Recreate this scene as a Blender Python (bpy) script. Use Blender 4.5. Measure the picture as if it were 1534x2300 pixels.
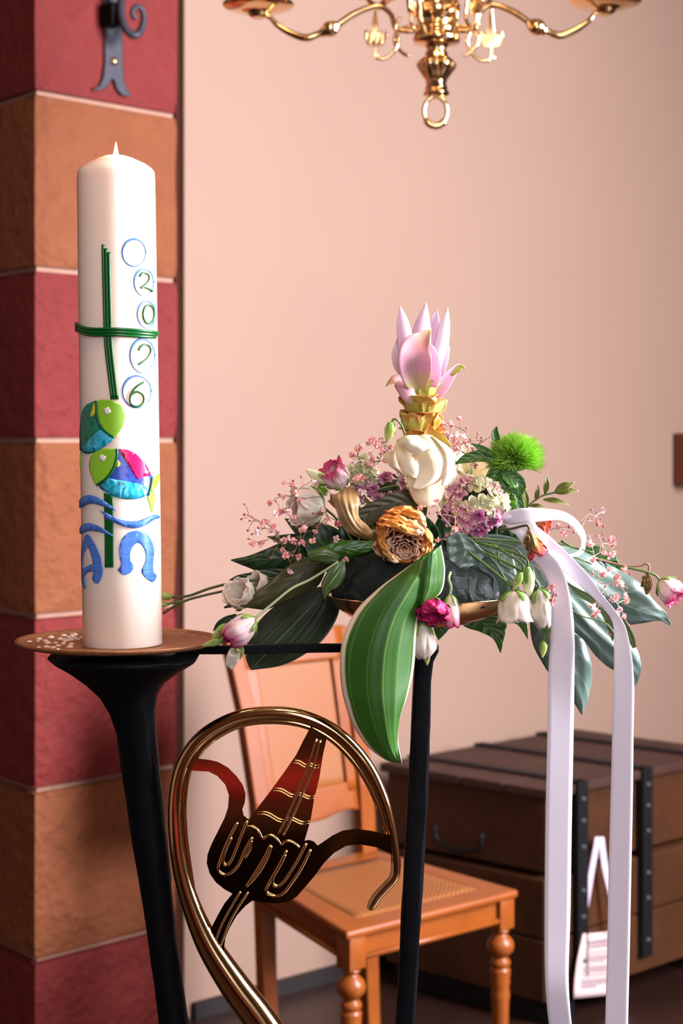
import bpy, bmesh, math, random
from mathutils import Vector, Matrix, noise
random.seed(7)
PI = math.pi
for o in list(bpy.data.objects): bpy.data.objects.remove(o)
S = bpy.context.scene
COL = S.collection
V = Vector
# ---------------------------------------------------------------- camera (level, small downward shift)
F, CX, HY, H = 3800.0, 767.0, 990.0, 1.33
cd = bpy.data.cameras.new('camera'); cam = bpy.data.objects.new('camera', cd); COL.objects.link(cam)
cam.location = (0, 0, H); cam.rotation_euler = (PI/2, 0, 0)
cd.sensor_fit = 'VERTICAL'; cd.sensor_height = 36; cd.sensor_width = 24
cd.lens = F/2300*36; cd.shift_y = -(1150-HY)/2300
cd.clip_start = .05
cd.dof.use_dof = True; cd.dof.focus_distance = 1.70; cd.dof.aperture_fstop = 7.5
S.camera = cam
S.view_settings.view_transform = 'Standard'; S.view_settings.look = 'None'
S.view_settings.gamma = 1; S.view_settings.use_curve_mapping = False
S.view_settings.exposure = 0.38
# ---------------------------------------------------------------- world and lights
w = bpy.data.worlds.new('world'); S.world = w; w.use_nodes = True
w.node_tree.nodes['Background'].inputs[0].default_value = (.9, .92, 1, 1)
w.node_tree.nodes['Background'].inputs[1].default_value = .5
AV, NV_, W1 = V((.755, .656, 0)), V((.656, -.755, 0)), V((-.346, 3.9, 0))
def room(s, t, z): return W1 + AV*s + NV_*t + V((0, 0, z))
def area(name, loc, target, sx, sy, power, color, spread=180):
    l = bpy.data.lights.new(name, 'AREA'); l.shape = 'RECTANGLE'; l.size = sx; l.size_y = sy
    l.energy = power; l.color = color; l.spread = math.radians(spread)
    o = bpy.data.objects.new(name, l); COL.objects.link(o); o.location = loc
    o.rotation_euler = (V(target)-V(loc)).to_track_quat('-Z', 'Y').to_euler(); return o
# daylight through the tall window in the right wall, a fill light added behind the camera, a warm overhead ambient light with no fitting
area('window_daylight', (2.72, 1.75, 2.15), (0, 1.75, 1.2), 1.3, 2.0, 430, (.93, .90, 1.0))
area('fill_light_behind', (.7, -1.2, 2.1), (.1, 2.2, 1.2), 1.1, 1.8, 38, (.93, .93, 1.0))
area('warm_overhead_light', (.2, .6, 3.95), (.2, 1.2, 0), .5, .5, 22, (1, .66, .38))
# ---------------------------------------------------------------- helpers
def P(x, y, d): return V(((x-CX)*d/F, d, H-(y-HY)*d/F))
WL = {}
def place(o, parent, at):
    """at = world position of origin"""
    COL.objects.link(o) if o.name not in COL.objects else None
    WL[o.name] = V(at)
    if parent:
        o.parent = parent; o.location = V(at)-WL[parent.name]
    else: o.location = V(at)
def tag(o, label=None, cat=None, group=None, kind=None):
    if label: o['label'] = label
    if cat: o['category'] = cat
    if group: o['group'] = group
    if kind: o['kind'] = kind
    return o
def thing(name, label, cat, at, group=None):
    o = bpy.data.objects.new(name, None); o.empty_display_size = .02
    COL.objects.link(o); place(o, None, at); return tag(o, label, cat, group)
def inst(me, name, parent, at, rot=(0, 0, 0), sc=1):
    o = bpy.data.objects.new(name, me); COL.objects.link(o); place(o, parent, at)
    o.rotation_euler = rot
    o.scale = (sc, sc, sc) if not hasattr(sc, '__len__') else sc
    return o
def cat_rom(pts, n):
    """resample polyline of Vectors/tuples with Catmull-Rom to n points"""
    m = len(pts); out = []
    if m == 1: return [pts[0]]*n
    isv = hasattr(pts[0], '__len__')
    g = (lambda i: V(pts[i])) if isv else (lambda i: pts[i])
    for k in range(n):
        t = k/(n-1)*(m-1); i = min(int(t), m-2); f = t-i
        p1, p2 = g(i), g(i+1)
        p0 = g(i-1) if i > 0 else p1*2-p2
        p3 = g(i+2) if i+2 < m else p2*2-p1
        out.append(.5*((2*p1)+(p2-p0)*f+(2*p0-5*p1+4*p2-p3)*f*f+(3*p1-p0-3*p2+p3)*f**3))
    return out
def nz(p, s=1.0, seed=0): return noise.noise(V(p)*s+V((seed*7.3, seed*3.1, seed*1.7)))
class MB:
    def __init__(s): s.v = []; s.f = []; s.uv = []
    def add(s, vs, fs, uvs=None):
        b = len(s.v); s.v += [V(p) for p in vs]
        s.uv += uvs if uvs else [(0, 0)]*len(vs)
        s.f += [[b+i for i in f] for f in fs]; return s
    def box(s, c, sz, rot=None, bev=0):
        c = V(c); hx, hy, hz = sz[0]/2, sz[1]/2, sz[2]/2
        vs = [V((x, y, z)) for x in (-hx, hx) for y in (-hy, hy) for z in (-hz, hz)]
        if rot is not None: vs = [rot @ v for v in vs]
        return s.add([c+v for v in vs], [(0, 1, 3, 2), (4, 6, 7, 5), (0, 4, 5, 1), (2, 3, 7, 6), (0, 2, 6, 4), (1, 5, 7, 3)])
    def hexa(s, q, z0, z1):
        """q: 4 xy corners"""
        vs = [V((p[0], p[1], z)) for z in (z0, z1) for p in q]
        return s.add(vs, [(3, 2, 1, 0), (4, 5, 6, 7), (0, 1, 5, 4), (1, 2, 6, 5), (2, 3, 7, 6), (3, 0, 4, 7)])
    def loft(s, rings, cap=True, closed=True):
        n = len(rings[0]); vs = [p for r in rings for p in r]; fs = []
        m = len(rings)
        for i in range(m-1):
            for j in range(n if closed else n-1):
                k = (j+1) % n
                fs.append((i*n+j, i*n+k, (i+1)*n+k, (i+1)*n+j))
        if cap: fs += [tuple(range(n))[::-1], tuple((m-1)*n+j for j in range(n))]
        uv = [(j/n, i/(m-1)) for i in range(m) for j in range(n)]
        return s.add(vs, fs, uv)
    def tube(s, pts, r, seg=8, n=None, flat=1.0, up=None):
        pts = [V(p) for p in pts]
        n = n or max(len(pts)*4, 6)
        if len(pts) == 2: n = 2 if n == 8 else n
        c = cat_rom(pts, n); rr = cat_rom(list(r) if hasattr(r, '__len__') else [r, r], n)
        rings = []; nn = None
        for i in range(n):
            t = (c[min(i+1, n-1)]-c[max(i-1, 0)])
            t = t.normalized() if t.length > 1e-9 else V((0, 0, 1))
            if nn is None:
                a = V(up) if up else V((0, -1, 0)) if abs(t.y) < .9 else V((0, 0, 1))
                nn = (a-t*a.dot(t)).normalized()
            else: nn = (nn-t*nn.dot(t)).normalized()
            b = t.cross(nn)
            rings.append([c[i]+(nn*math.cos(2*PI*j/seg)*flat+b*math.sin(2*PI*j/seg))*rr[i] for j in range(seg)])
        return s.loft(rings)
    def lathe(s, prof, c, seg=32, axis=None, mod=None, cap=False):
        """prof: (r,z)"""
        R = V((0, 0, 1)).rotation_difference(V(axis)).to_matrix() if axis else Matrix.Identity(3)
        c = V(c); rings = []
        for i, (r, z) in enumerate(prof):
            ring = []
            for j in range(seg):
                a = 2*PI*j/seg; q = r*(mod(a, i) if mod else 1)
                ring.append(c+R@V((q*math.cos(a), q*math.sin(a), z)))
            rings.append(ring)
        return s.loft(rings, cap=cap)
    def sheet(s, L, M, R, nu=12, nv=20, crk=0, bulge=0, veins=0, vamp=.0005, ruf=0, rf=9, seed=1, n=(0, -1, 0)):
        l, m, r = cat_rom(L, nv), cat_rom(M, nv), cat_rom(R, nv); n = V(n)
        vs, uv, fs = [], [], []
        for i in range(nv):
            v = i/(nv-1)
            for j in range(nu+1):
                u = j/nu*2-1
                p = l[i]*(u*(u-1)/2)+m[i]*(1-u*u)+r[i]*(u*(u+1)/2)
                d = bulge*(1-u*u)*math.sin(PI*v)
                if veins: d += vamp*math.cos(u*veins*PI)*math.sin(PI*min(1, v*1.2))*(1-u*u*.5)
                if ruf: d += ruf*abs(u)**1.5*math.sin(v*rf*PI+seed+u*1.5)*math.sin(PI*v)
                if crk: d += crk*nz((u*1.6, v*4, seed), 1.6, seed); p = p+V((nz((u*2, v*5, 3), 1.5, seed), 0, nz((u*2, v*5, 9), 1.5, seed)))*crk*.5
                vs.append(p+n*d); uv.append((u*.5+.5, v))
        for i in range(nv-1):
            for j in range(nu):
                a = i*(nu+1)+j; fs.append((a, a+1, a+nu+2, a+nu+1))
        return s.add(vs, fs, uv)
    def pet(s, pts, w, n=(0, -1, 0), cup=.3, nu=8, nv=14, ruf=0, seed=1, twist=0, rag=0):
        c = cat_rom([V(p) for p in pts], nv); ww = cat_rom(list(w), nv); n = V(n).normalized()
        vs, uv, fs = [], [], []
        for i in range(nv):
            v = i/(nv-1)
            t = (c[min(i+1, nv-1)]-c[max(i-1, 0)]).normalized()
            sd = t.cross(n)
            sd = sd.normalized() if sd.length > 1e-6 else V((1, 0, 0))
            if twist: sd = Matrix.Rotation(twist*v, 3, t) @ sd
            no = sd.cross(t).normalized()
            if no.dot(n) < 0 and not twist: no = -no
            hw = max(ww[i], 1e-5)
            for j in range(nu+1):
                u = j/nu*2-1
                k = 1+(rag*nz((v*9, u*3, seed), 1, seed) if rag else 0)
                d = cup*hw*u*u + (ruf*abs(u)*math.sin(v*14+seed+u*2) if ruf else 0)
                vs.append(c[i]+sd*(u*hw*k)+no*d); uv.append((u*.5+.5, v))
        for i in range(nv-1):
            for j in range(nu):
                a = i*(nu+1)+j; fs.append((a, a+1, a+nu+2, a+nu+1))
        return s.add(vs, fs, uv)
    def cup(s, c, axis, phi, aw, prof, nu=10, nv=10, e=.25, crk=0, seed=1, curl=0):
        """petal of a cupped flower: prof (r,z) base to rim around axis"""
        R = V((0, 0, 1)).rotation_difference(V(axis).normalized()).to_matrix(); c = V(c)
        pr = cat_rom([(a, b, 0) for a, b in prof], 24); vs, uv, fs = [], [], []
        for i in range(nv):
            v = i/(nv-1)
            for j in range(nu+1):
                u = j/nu*2-1
                vv = v*(1-e*abs(u)**2.5); k = vv*23; a = min(int(k), 22); q = pr[a].lerp(pr[a+1], k-a)
                r = q[0]*(1+crk*nz((u*1.7+phi*3, v*2.5, seed), 1.3, seed)*(.3+v)) + curl*abs(u)**3*v*prof[-1][0]
                z = q[1]*(1+.3*crk*nz((u*3+phi*5, v, seed), 1.5, seed+3))
                an = phi+u*aw*(.55+.45*math.sin(min(1, v*1.6)*PI/2))
                vs.append(c+R@V((r*math.cos(an), r*math.sin(an), z))); uv.append((u*.5+.5, v))
        for i in range(nv-1):
            for j in range(nu):
                a = i*(nu+1)+j; fs.append((a, a+1, a+nu+2, a+nu+1))
        return s.add(vs, fs, uv)
    def build(s, name, mat, parent=None, at=None, smooth=True, solid=0, sub=0, bevel=0):
        if at is None: at = WL[parent.name] if parent else sum(s.v, V())/len(s.v)
        at = V(at)
        me = bpy.data.meshes.new(name)
        me.from_pydata([p-at for p in s.v], [], s.f)
        uvl = me.uv_layers.new(name='UVMap')
        for l in me.loops: uvl.data[l.index].uv = s.uv[l.vertex_index]
        if smooth: me.polygons.foreach_set('use_smooth', [True]*len(me.polygons))
        me.materials.append(mat); me.update()
        o = bpy.data.objects.new(name, me); COL.objects.link(o); place(o, parent, at)
        if solid:
            m = o.modifiers.new('solid', 'SOLIDIFY'); m.thickness = solid; m.offset = 0
        if bevel:
            m = o.modifiers.new('bevel', 'BEVEL'); m.width = bevel; m.segments = 2; m.limit_method = 'ANGLE'
        if sub:
            m = o.modifiers.new('sub', 'SUBSURF'); m.levels = m.render_levels = sub
        return o
def struct(o): o['kind'] = 'structure'; return o
# ---------------------------------------------------------------- materials
def c4(c): return (c[0], c[1], c[2], 1)
def sr(r, g, b):
    f = lambda x: ((x/255)/12.92 if x/255 <= .04045 else ((x/255+.055)/1.055)**2.4)
    return (f(r), f(g), f(b))
class NT:
    def __init__(s, name):
        s.m = bpy.data.materials.new(name); s.m.use_nodes = True
        s.t = s.m.node_tree; s.b = s.t.nodes['Principled BSDF']
    def n(s, typ, **kw):
        x = s.t.nodes.new(typ)
        for k, v in kw.items():
            if k.startswith('i_'): x.inputs[int(k[2:])].default_value = v
            else: setattr(x, k, v)
        return x
    def l(s, a, b): s.t.links.new(a, b)
    def math(s, op, a, b=None, clamp=False):
        x = s.n('ShaderNodeMath', operation=op, use_clamp=clamp)
        for i, q in enumerate((a, b)):
            if q is None: continue
            if isinstance(q, (int, float)): x.inputs[i].default_value = q
            else: s.l(q, x.inputs[i])
        return x.outputs[0]
    def mix(s, f, a, b):
        x = s.n('ShaderNodeMix', data_type='RGBA')
        for i, q in ((0, f), (6, a), (7, b)):
            if isinstance(q, (int, float)): x.inputs[i].default_value = q
            elif isinstance(q, tuple): x.inputs[i].default_value = c4(q)
            else: s.l(q, x.inputs[i])
        return x.outputs[2]
    def noise(s, scale, detail=4, coord='Object', vec=None, dist=0):
        x = s.n('ShaderNodeTexNoise'); x.inputs['Scale'].default_value = scale; x.inputs['Detail'].default_value = detail
        x.inputs['Distortion'].default_value = dist
        if vec is None:
            tc = s.n('ShaderNodeTexCoord'); vec = tc.outputs[coord]
        s.l(vec, x.inputs['Vector']); return x.outputs['Fac']
    def ramp(s, f, stops):
        x = s.n('ShaderNodeValToRGB'); e = x.color_ramp.elements
        while len(e) < len(stops): e.new(.5)
        for q, (p, c) in zip(e, stops): q.position = p; q.color = c4(c)
        s.l(f, x.inputs[0]); return x.outputs[0]
    def bump(s, h, strength=.3, dist=.002):
        x = s.n('ShaderNodeBump'); x.inputs['Strength'].default_value = strength; x.inputs['Distance'].default_value = dist
        s.l(h, x.inputs['Height']); s.l(x.outputs[0], s.b.inputs['Normal'])
    def col(s, c):
        if isinstance(c, tuple): s.b.inputs['Base Color'].default_value = c4(c)
        else: s.l(c, s.b.inputs['Base Color'])
    def set(s, **kw):
        for k, v in kw.items(): s.b.inputs[k.replace('_', ' ')].default_value = v
        return s.m
def simple(name, c, rough=.5, metal=0, var=.12, scale=30, bump=0, bscale=80, **kw):
    t = NT(name); f = t.noise(scale)
    t.col(t.mix(f, tuple(x*(1-var) for x in c), tuple(min(1, x*(1+var)) for x in c)))
    if bump: t.bump(t.noise(bscale), bump, .002)
    return t.set(Roughness=rough, Metallic=metal, **kw)
def uvout(t):
    x = t.n('ShaderNodeSeparateXYZ'); tc = t.n('ShaderNodeTexCoord'); t.l(tc.outputs['UV'], x.inputs[0])
    return x.outputs[0], x.outputs[1]
def vgrad(name, stops, rough=.5, streak=.25, trans=0, edge=None, ew=.85, sss=0):
    """pigment running from base to tip of a petal, with fine lengthwise streaks"""
    t = NT(name); u, v = uvout(t)
    cmb = t.n('ShaderNodeCombineXYZ'); t.l(t.math('MULTIPLY', u, 26), cmb.inputs[0]); t.l(t.math('MULTIPLY', v, 1.5), cmb.inputs[1])
    f = t.noise(1.0, 3, vec=cmb.outputs[0])
    nn = t.noise(60, 3)
    vv = t.math('ADD', v, t.math('MULTIPLY', t.math('SUBTRACT', nn, .5), .25), True)
    c = t.ramp(vv, stops)
    if edge:
        a = t.math('ABSOLUTE', t.math('SUBTRACT', u, .5)); a = t.math('MULTIPLY', a, 2)
        a = t.math('MAXIMUM', a, t.math('MULTIPLY', v, 1.0))
        a = t.math('ADD', a, t.math('MULTIPLY', t.math('SUBTRACT', nn, .5), .3))
        k = t.math('MULTIPLY', t.math('SUBTRACT', a, ew), 6, True)
        c = t.mix(k, c, edge)
    hs = t.n('ShaderNodeHueSaturation'); t.l(c, hs.inputs['Color'])
    t.l(t.math('ADD', t.math('MULTIPLY', f, streak*2), 1-streak), hs.inputs['Value'])
    t.col(hs.outputs[0]); t.bump(f, .25, .0008)
    if trans:
        tr = t.n('ShaderNodeBsdfTranslucent'); t.l(hs.outputs[0], tr.inputs[0])
        ms = t.n('ShaderNodeMixShader'); ms.inputs[0].default_value = trans
        out = t.t.nodes['Material Output']; t.l(t.b.outputs[0], ms.inputs[1]); t.l(tr.outputs[0], ms.inputs[2]); t.l(ms.outputs[0], out.inputs[0])
    return t.set(Roughness=rough)
def leafmat(name, base, vein, mode='pinnate', margin=None, rough=.35, nv=9, dark=None, spec=.5, coat=0, mw=.9, vw=.82):
    t = NT(name); u, v = uvout(t)
    a = t.math('MULTIPLY', t.math('ABSOLUTE', t.math('SUBTRACT', u, .5)), 2)
    if mode == 'parallel': ph = t.math('MULTIPLY', a, nv*PI)
    else: ph = t.math('MULTIPLY', t.math('SUBTRACT', v, t.math('MULTIPLY', a, .22)), nv*2*PI)
    s = t.math('ADD', t.math('MULTIPLY', t.math('COSINE', ph), .5), .5)
    k = t.math('MULTIPLY', t.math('SUBTRACT', s, vw+.1), 9 if mode != 'parallel' else 26, True)
    mid = t.math('MULTIPLY', t.math('SUBTRACT', .035, a), 40, True)
    f = t.noise(25, 4)
    c = t.mix(f, dark or tuple(x*.55 for x in base), base)
    c = t.mix(t.math('MULTIPLY', k, .34 if mode == 'parallel' else .4), c, vein)
    c = t.mix(t.math('MULTIPLY', mid, .7), c, vein)
    if margin:
        e = t.math('ADD', a, t.math('MULTIPLY', t.math('SUBTRACT', t.noise(18, 3), .5), .16))
        c = t.mix(t.math('MULTIPLY', t.math('SUBTRACT', e, mw), 25, True), c, margin)
    t.col(c); t.bump(t.math('ADD', s, t.math('MULTIPLY', f, .6)), .35, .0012)
    tr = t.n('ShaderNodeBsdfTranslucent'); t.l(c, tr.inputs[0]); ms = t.n('ShaderNodeMixShader'); ms.inputs[0].default_value = .12
    out = t.t.nodes['Material Output']; t.l(t.b.outputs[0], ms.inputs[1]); t.l(tr.outputs[0], ms.inputs[2]); t.l(ms.outputs[0], out.inputs[0])
    return t.set(Roughness=rough, Coat_Weight=coat)
def stonemat(name, c, c2):
    t = NT(name); f = t.noise(3.5, 6); g = t.noise(22, 8)
    t.col(t.mix(t.math('MULTIPLY', t.math('ADD', f, g), .5), c2, c))
    vr = t.n('ShaderNodeTexVoronoi'); vr.inputs['Scale'].default_value = 14
    tc = t.n('ShaderNodeTexCoord'); t.l(tc.outputs['Object'], vr.inputs['Vector'])
    h = t.noise(60, 6)
    t.bump(t.math('ADD', t.math('ADD', t.math('ADD', g, t.math('MULTIPLY', h, .5)), t.math('MULTIPLY', f, .8)), t.math('MULTIPLY', vr.outputs['Distance'], .35)), .8, .018)
    return t.set(Roughness=.7, Specular_IOR_Level=.2)
m_wall = None
t = NT('plaster'); f = t.noise(1.3, 3); g = t.noise(40, 5)
t.col(t.mix(f, sr(142, 114, 96), sr(151, 122, 104))); t.bump(t.math('ADD', g, t.math('MULTIPLY', f, 2)), .15, .004); m_wall = t.set(Roughness=.75)
m_red = stonemat('red_sandstone', sr(132, 50, 46), sr(98, 32, 30))
m_orange = stonemat('ochre_sandstone', sr(144, 86, 54), sr(114, 62, 36))
m_mortar = simple('mortar', sr(170, 130, 108), .8)
m_rebate = simple('dark_rebate', sr(96, 40, 30), .7)
t = NT('floor_wood'); f = t.noise(5, 5); t.col(t.mix(f, sr(26, 14, 11), sr(52, 30, 22))); m_floor = t.set(Roughness=.35)
m_ceil = simple('ceiling_plaster', sr(120, 96, 80), .8)
m_pan = simple('dark_wood_panelling', sr(58, 36, 28), .4, 0, .2, 6)
m_wall2 = simple('ochre_plaster', sr(112, 94, 86), .8)
m_base = simple('dark_skirting', sr(24, 15, 13), .6)
def ironmat():
    t = NT('black_iron'); f = t.noise(45, 4); t.col(t.mix(f, (.002, .002, .0025), (.006, .006, .008))); t.bump(f, .25, .003); return t.set(Roughness=.42, Specular_IOR_Level=.06)
m_iron = ironmat()
m_greyiron = simple('grey_wrought_iron', sr(46, 46, 56), .5, .2, .25, 40, .2, 60)
m_brass = simple('polished_brass', (.78, .50, .22), .09, 1, .05, 8)
m_brass2 = simple('chandelier_brass', (.80, .53, .26), .13, 1, .08, 12)
m_brassd = simple('brass_plate', (.44, .27, .11), .06, 1, .12, 10, .03, 14)
t = NT('rusty_plate'); f = t.noise(70, 6); g = t.noise(9, 3); t.col(t.mix(t.math('MULTIPLY', g, 1.2, True), t.mix(f, sr(96, 54, 30), sr(190, 130, 84)), sr(150, 96, 58))); t.bump(f, .5, .003); m_plate = t.set(Roughness=.45, Metallic=.35)
t = NT('bowl_brass'); f = t.noise(120, 5); t.col(t.mix(t.math('MULTIPLY', t.math('SUBTRACT', f, .62), 12, True), (.80, .46, .20), (.12, .05, .03))); m_bowl = t.set(Roughness=.2, Metallic=1.0)
# ================================================================ SETTING
def slab(name, corners, mat, thick, nrm, kind=True):
    n = V(nrm).normalized()*thick; c = [V(p) for p in corners]
    b = MB().add(c+[p+n for p in c], [(0, 1, 2, 3), (7, 6, 5, 4), (0, 4, 5, 1), (1, 5, 6, 2), (2, 6, 7, 3), (3, 7, 4, 0)])
    o = b.build(name, mat, smooth=False); return struct(o)
XL, XR, YF, ZC = -3.0, 2.85, -1.3, 4.2
def rect(name, a, b, z0, z1, mat, nrm, th=.15): return slab(name, [V((a[0], a[1], z0)), V((b[0], b[1], z0)), V((b[0], b[1], z1)), V((a[0], a[1], z1))], mat, th, nrm)
slab('floor', [(XL, YF, 0), (XR, YF, 0), (XR, 6.8, 0), (XL, 6.8, 0)], m_floor, .1, (0, 0, -1))
slab('ceiling', [(XL, YF, ZC), (XR, YF, ZC), (XR, 6.8, ZC), (XL, 6.8, ZC)], m_ceil, .1, (0, 0, 1))
SR_ = (XR-W1.x)/AV.x
rect('wall_back', room(-.02, 0, 0), room(SR_, 0, 0), 0, ZC, m_wall, -NV_)
rect('wall_left', (XL, YF), (XL, 4.6), 0, ZC, m_wall2, (-1, 0, 0))
rect('wall_far', (XL, 4.6), (-.75, 4.6), 0, ZC, m_wall2, (0, 1, 0))
WY0, WY1, WZ0, WZ1 = 1.1, 2.4, 1.15, 3.15
for a_, b_, z0, z1 in ((YF, WY0, 0, ZC), (WY1, room(SR_, 0, 0).y, 0, ZC), (WY0, WY1, 0, WZ0), (WY0, WY1, WZ1, ZC)):
    rect('wall_right', (XR, a_), (XR, b_), z0, z1, m_wall2, (1, 0, 0), .25)
for a_, b_, z0, z1 in ((XL, .1, 0, ZC), (1.3, XR, 0, ZC), (.1, 1.3, 0, 1.2), (.1, 1.3, 3.0, ZC)):
    rect('wall_front', (a_, YF), (b_, YF), z0, z1, m_pan, (0, -1, 0), .25)
m_frame = simple('window_frame_paint', sr(90, 60, 40), .5)
fr = MB()
for y in (WY0+.02, (WY0+WY1)/2, WY1-.02): fr.box((XR+.08, y, (WZ0+WZ1)/2), (.05, .04, WZ1-WZ0))
for z in (WZ0+.02, WZ0+.66, WZ0+1.32, WZ1-.02): fr.box((XR+.08, (WY0+WY1)/2, z), (.05, WY1-WY0, .04))
struct(fr.build('window_1', m_frame, smooth=False))
fr = MB()
for x in (.12, .7, 1.28): fr.box((x, YF-.08, 2.1), (.04, .05, 1.8))
for z in (1.22, 1.8, 2.4, 2.98): fr.box((.7, YF-.08, z), (1.2, .05, .04))
struct(fr.build('added_fill_window', m_frame, smooth=False))  # unseen window frame, added around the fill light
bb = MB().hexa([room(0.0, .0, 0), room(SR_, .0, 0), room(SR_, .018, 0), room(0.0, .018, 0)], 0, .035)
struct(bb.build('baseboard_back', m_base, smooth=False))
# pew with red cushion added unseen behind the camera to reflect in the brass
m_pew = simple('pew_wood', sr(44, 24, 16), .4, 0, .2, 8); m_cush = simple('red_cushion_cloth', sr(150, 22, 30), .8, 0, .1, 40)
pew = thing('pew', 'dark wooden pew with a long red seat cushion added unseen behind the camera for its reflection', 'pew', (0, -.95, 0))
MB().box((0, -.9, .40), (3.6, .42, .04)).build('seat', m_pew, pew, smooth=False, bevel=.004)
MB().box((0, -1.12, .62), (3.6, .04, .66)).build('backrest', m_pew, pew, smooth=False, bevel=.004)
for x in (-1.78, 0, 1.78): MB().box((x, -.92, .29), (.05, .44, .58) if x else (.05, .40, .36), None).build('side_panel' if x else 'support', m_pew, pew, smooth=False, bevel=.004) if x else MB().box((0, -.9, .19), (.05, .38, .38)).build('support', m_pew, pew, smooth=False)
MB().box((0, -1.0, .45), (3.5, .18, .06)).build('cushion', m_cush, pew, smooth=False, bevel=.015)
# ---- sandstone pillar / wall end, courses as separate stones
def pk(x): return (x-CX)/F
def pillarD(x): return 4.255/(1-pk(x))
def wallD(x): return 4.2007/(1-.869*pk(x))
PC = P(77, 990, 3.6); PC.z = 0
PR = P(396, 990, pillarD(396)); PR.z = 0
ad = (PR-PC).normalized(); bd = V((-.62, .785, 0))
pil = bpy.data.objects.new('wall_end_pillar', None); COL.objects.link(pil); place(pil, None, PC); struct(pil)
tag(pil, 'pillar of alternating red and ochre sandstone blocks at the left', None)
zs = [4.18, 3.92, 3.55, 3.18, 2.81, 2.444]+[1.33-(y-990)*3.6/3800 for y in (205, 602, 988, 1385, 1777, 2160)]+[0.0]
names = {}
g = .006
core = MB().hexa([PC+ad*.014+bd*.014, PR+ad*-.002+bd*.012, PR+bd*.8, PC+bd*.8+ad*.012], 0, 4.19)
core.build('mortar_core', m_mortar, pil, smooth=False)
# which colour: block just above z(205) is red
for i in range(len(zs)-1):
    z1, z0 = zs[i]-g, zs[i+1]+g
    red = i % 2 == 1
    # rough stone: subdivided box with worn edges
    bmv = MB(); nx, nzz = 14, 12
    n1 = V((ad.y, -ad.x, 0)); n2 = V((-bd.y, bd.x, 0))
    def face(o0, ex, lx, name_seed, nrm):
        vs = []; uv = []; fs = []
        for a in range(nx+1):
            for b in range(nzz+1):
                s_, t_ = a/nx, b/nzz
                p = o0+ex*(lx*s_); p = V((p.x, p.y, z0+(z1-z0)*t_))
                e = min(t_, 1-t_)*(z1-z0); ec = s_*lx; wear = .004*max(0, 1-e/.02)
                kz = (.004+.006*abs(nz(V((0, 0, p.z)), 9, i)))*max(0, 1-ec/.03)+.002*max(0, 1-ec/.03)*max(0, 1-e/.02)
                p = p+nrm*(.0045*nz(p, 7, i)+.005*nz(p, 2.6, i+4)-wear)*min(1, ec/.03)-(n1+n2)*kz
                vs.append(p); uv.append((s_, t_))
        for a in range(nx):
            for b in range(nzz):
                q = a*(nzz+1)+b; fs.append((q, q+nzz+1, q+nzz+2, q+1))
        bmv.add(vs, fs, uv)
    n1 = V((ad.y, -ad.x, 0)); n2 = V((-bd.y, bd.x, 0))*1
    if n2.y > 0: n2 = -n2
    face(PC, ad, (PR-PC).length, 1, n1)
    face(PC, bd, .8, 3, n2)
    top = [PC, PR, PR+bd*.8, PC+bd*.8]
    bmv.add([V((p.x, p.y, z1)) for p in top]+[V((p.x, p.y, z0)) for p in top], [(0, 1, 2, 3), (7, 6, 5, 4), (1, 5, 6, 2)])
    o = bmv.build('sandstone_block', m_red if red else m_orange, pil, solid=0)
# darker rebate strip between the pillar and the plaster
e0 = P(397, 990, pillarD(396)+.012); e1 = P(409, 990, pillarD(404)+.04); e0.z = e1.z = 0
q = [e0, e1, e1+V((0, .12, 0)), e0+V((0, .12, 0))]
struct(MB().hexa(q, 0, 4.19).build('trim_1', m_rebate, smooth=False))
# ================================================================ wooden box on the wall at the right edge
fD = wallD(1534)-.01
q = MB(); ax = Matrix(((AV.x, NV_.x, 0), (AV.y, NV_.y, 0), (0, 0, 1)))
c = P(1556, 1031, wallD(1556)-.05)
m_dwood = simple('dark_brown_wood', sr(92, 40, 24), .5, 0, .25, 12, .1)
wb = thing('wooden_box', 'small dark brown wooden box hung on the plaster wall at the right edge', 'box', c)
q.box(c, (.118, .05, .155), ax); q.build('body', m_dwood, wb, smooth=False, bevel=.003)
MB().box(c+NV_*.027, (.09, .008, .125), ax).build('front_panel', m_dwood, wb, smooth=False, bevel=.002)
# ================================================================ iron sconce bracket on the pillar
def PD(x, y, off=0): return P(x, y, pillarD(x)-off)
sc = thing('wall_bracket', 'black wrought iron bracket with curled hook fixed to the red sandstone', 'bracket', PD(255, 100))
def flatpoly(pts, f, th, n=None):
    """extruded outline; f maps (x,y,off)->world"""
    from mathutils.geometry import tessellate_polygon
    tri = [list(q) for q in tessellate_polygon([[V((x, y, 0)) for x, y in pts]])]
    m = MB(); k = len(pts)
    A = [f(x, y, th) for x, y in pts]; B = [f(x, y, 0) for x, y in pts]
    fs = tri+[[i+k for i in t_][::-1] for t_ in tri]+[(i, i+k, (i+1) % k+k, (i+1) % k) for i in range(k)]
    return m.add(A+B, fs)
pts = [(232, -30), (275, -30), (274, 40), (276, 120), (277, 150), (279, 178), (284, 198), (296, 212), (293, 217), (276, 214), (263, 200), (257, 180), (251, 178), (244, 192), (230, 202), (211, 203), (210, 198), (224, 192), (232, 175), (236, 140), (236, 60)]
flatpoly(pts, lambda x, y, o: PD(x, y, o+.004), .012).build('back_plate', m_greyiron, sc, smooth=False, bevel=.003)
hk = [(262, -60, .05), (273, -20, .06), (271, 20, .07), (276, 50, .08), (288, 72, .09), (304, 79, .10), (317, 66, .10), (323, 42, .10), (319, 22, .10), (308, 15, .10), (299, 22, .10), (298, 34, .10), (304, 41, .10)]
MB().tube([PD(*p) for p in hk], [.009, .009, .009, .009, .009, .009, .0085, .008, .007, .0065, .006, .006, .007], 10, 60).build('scroll_hook', m_greyiron, sc)
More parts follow.
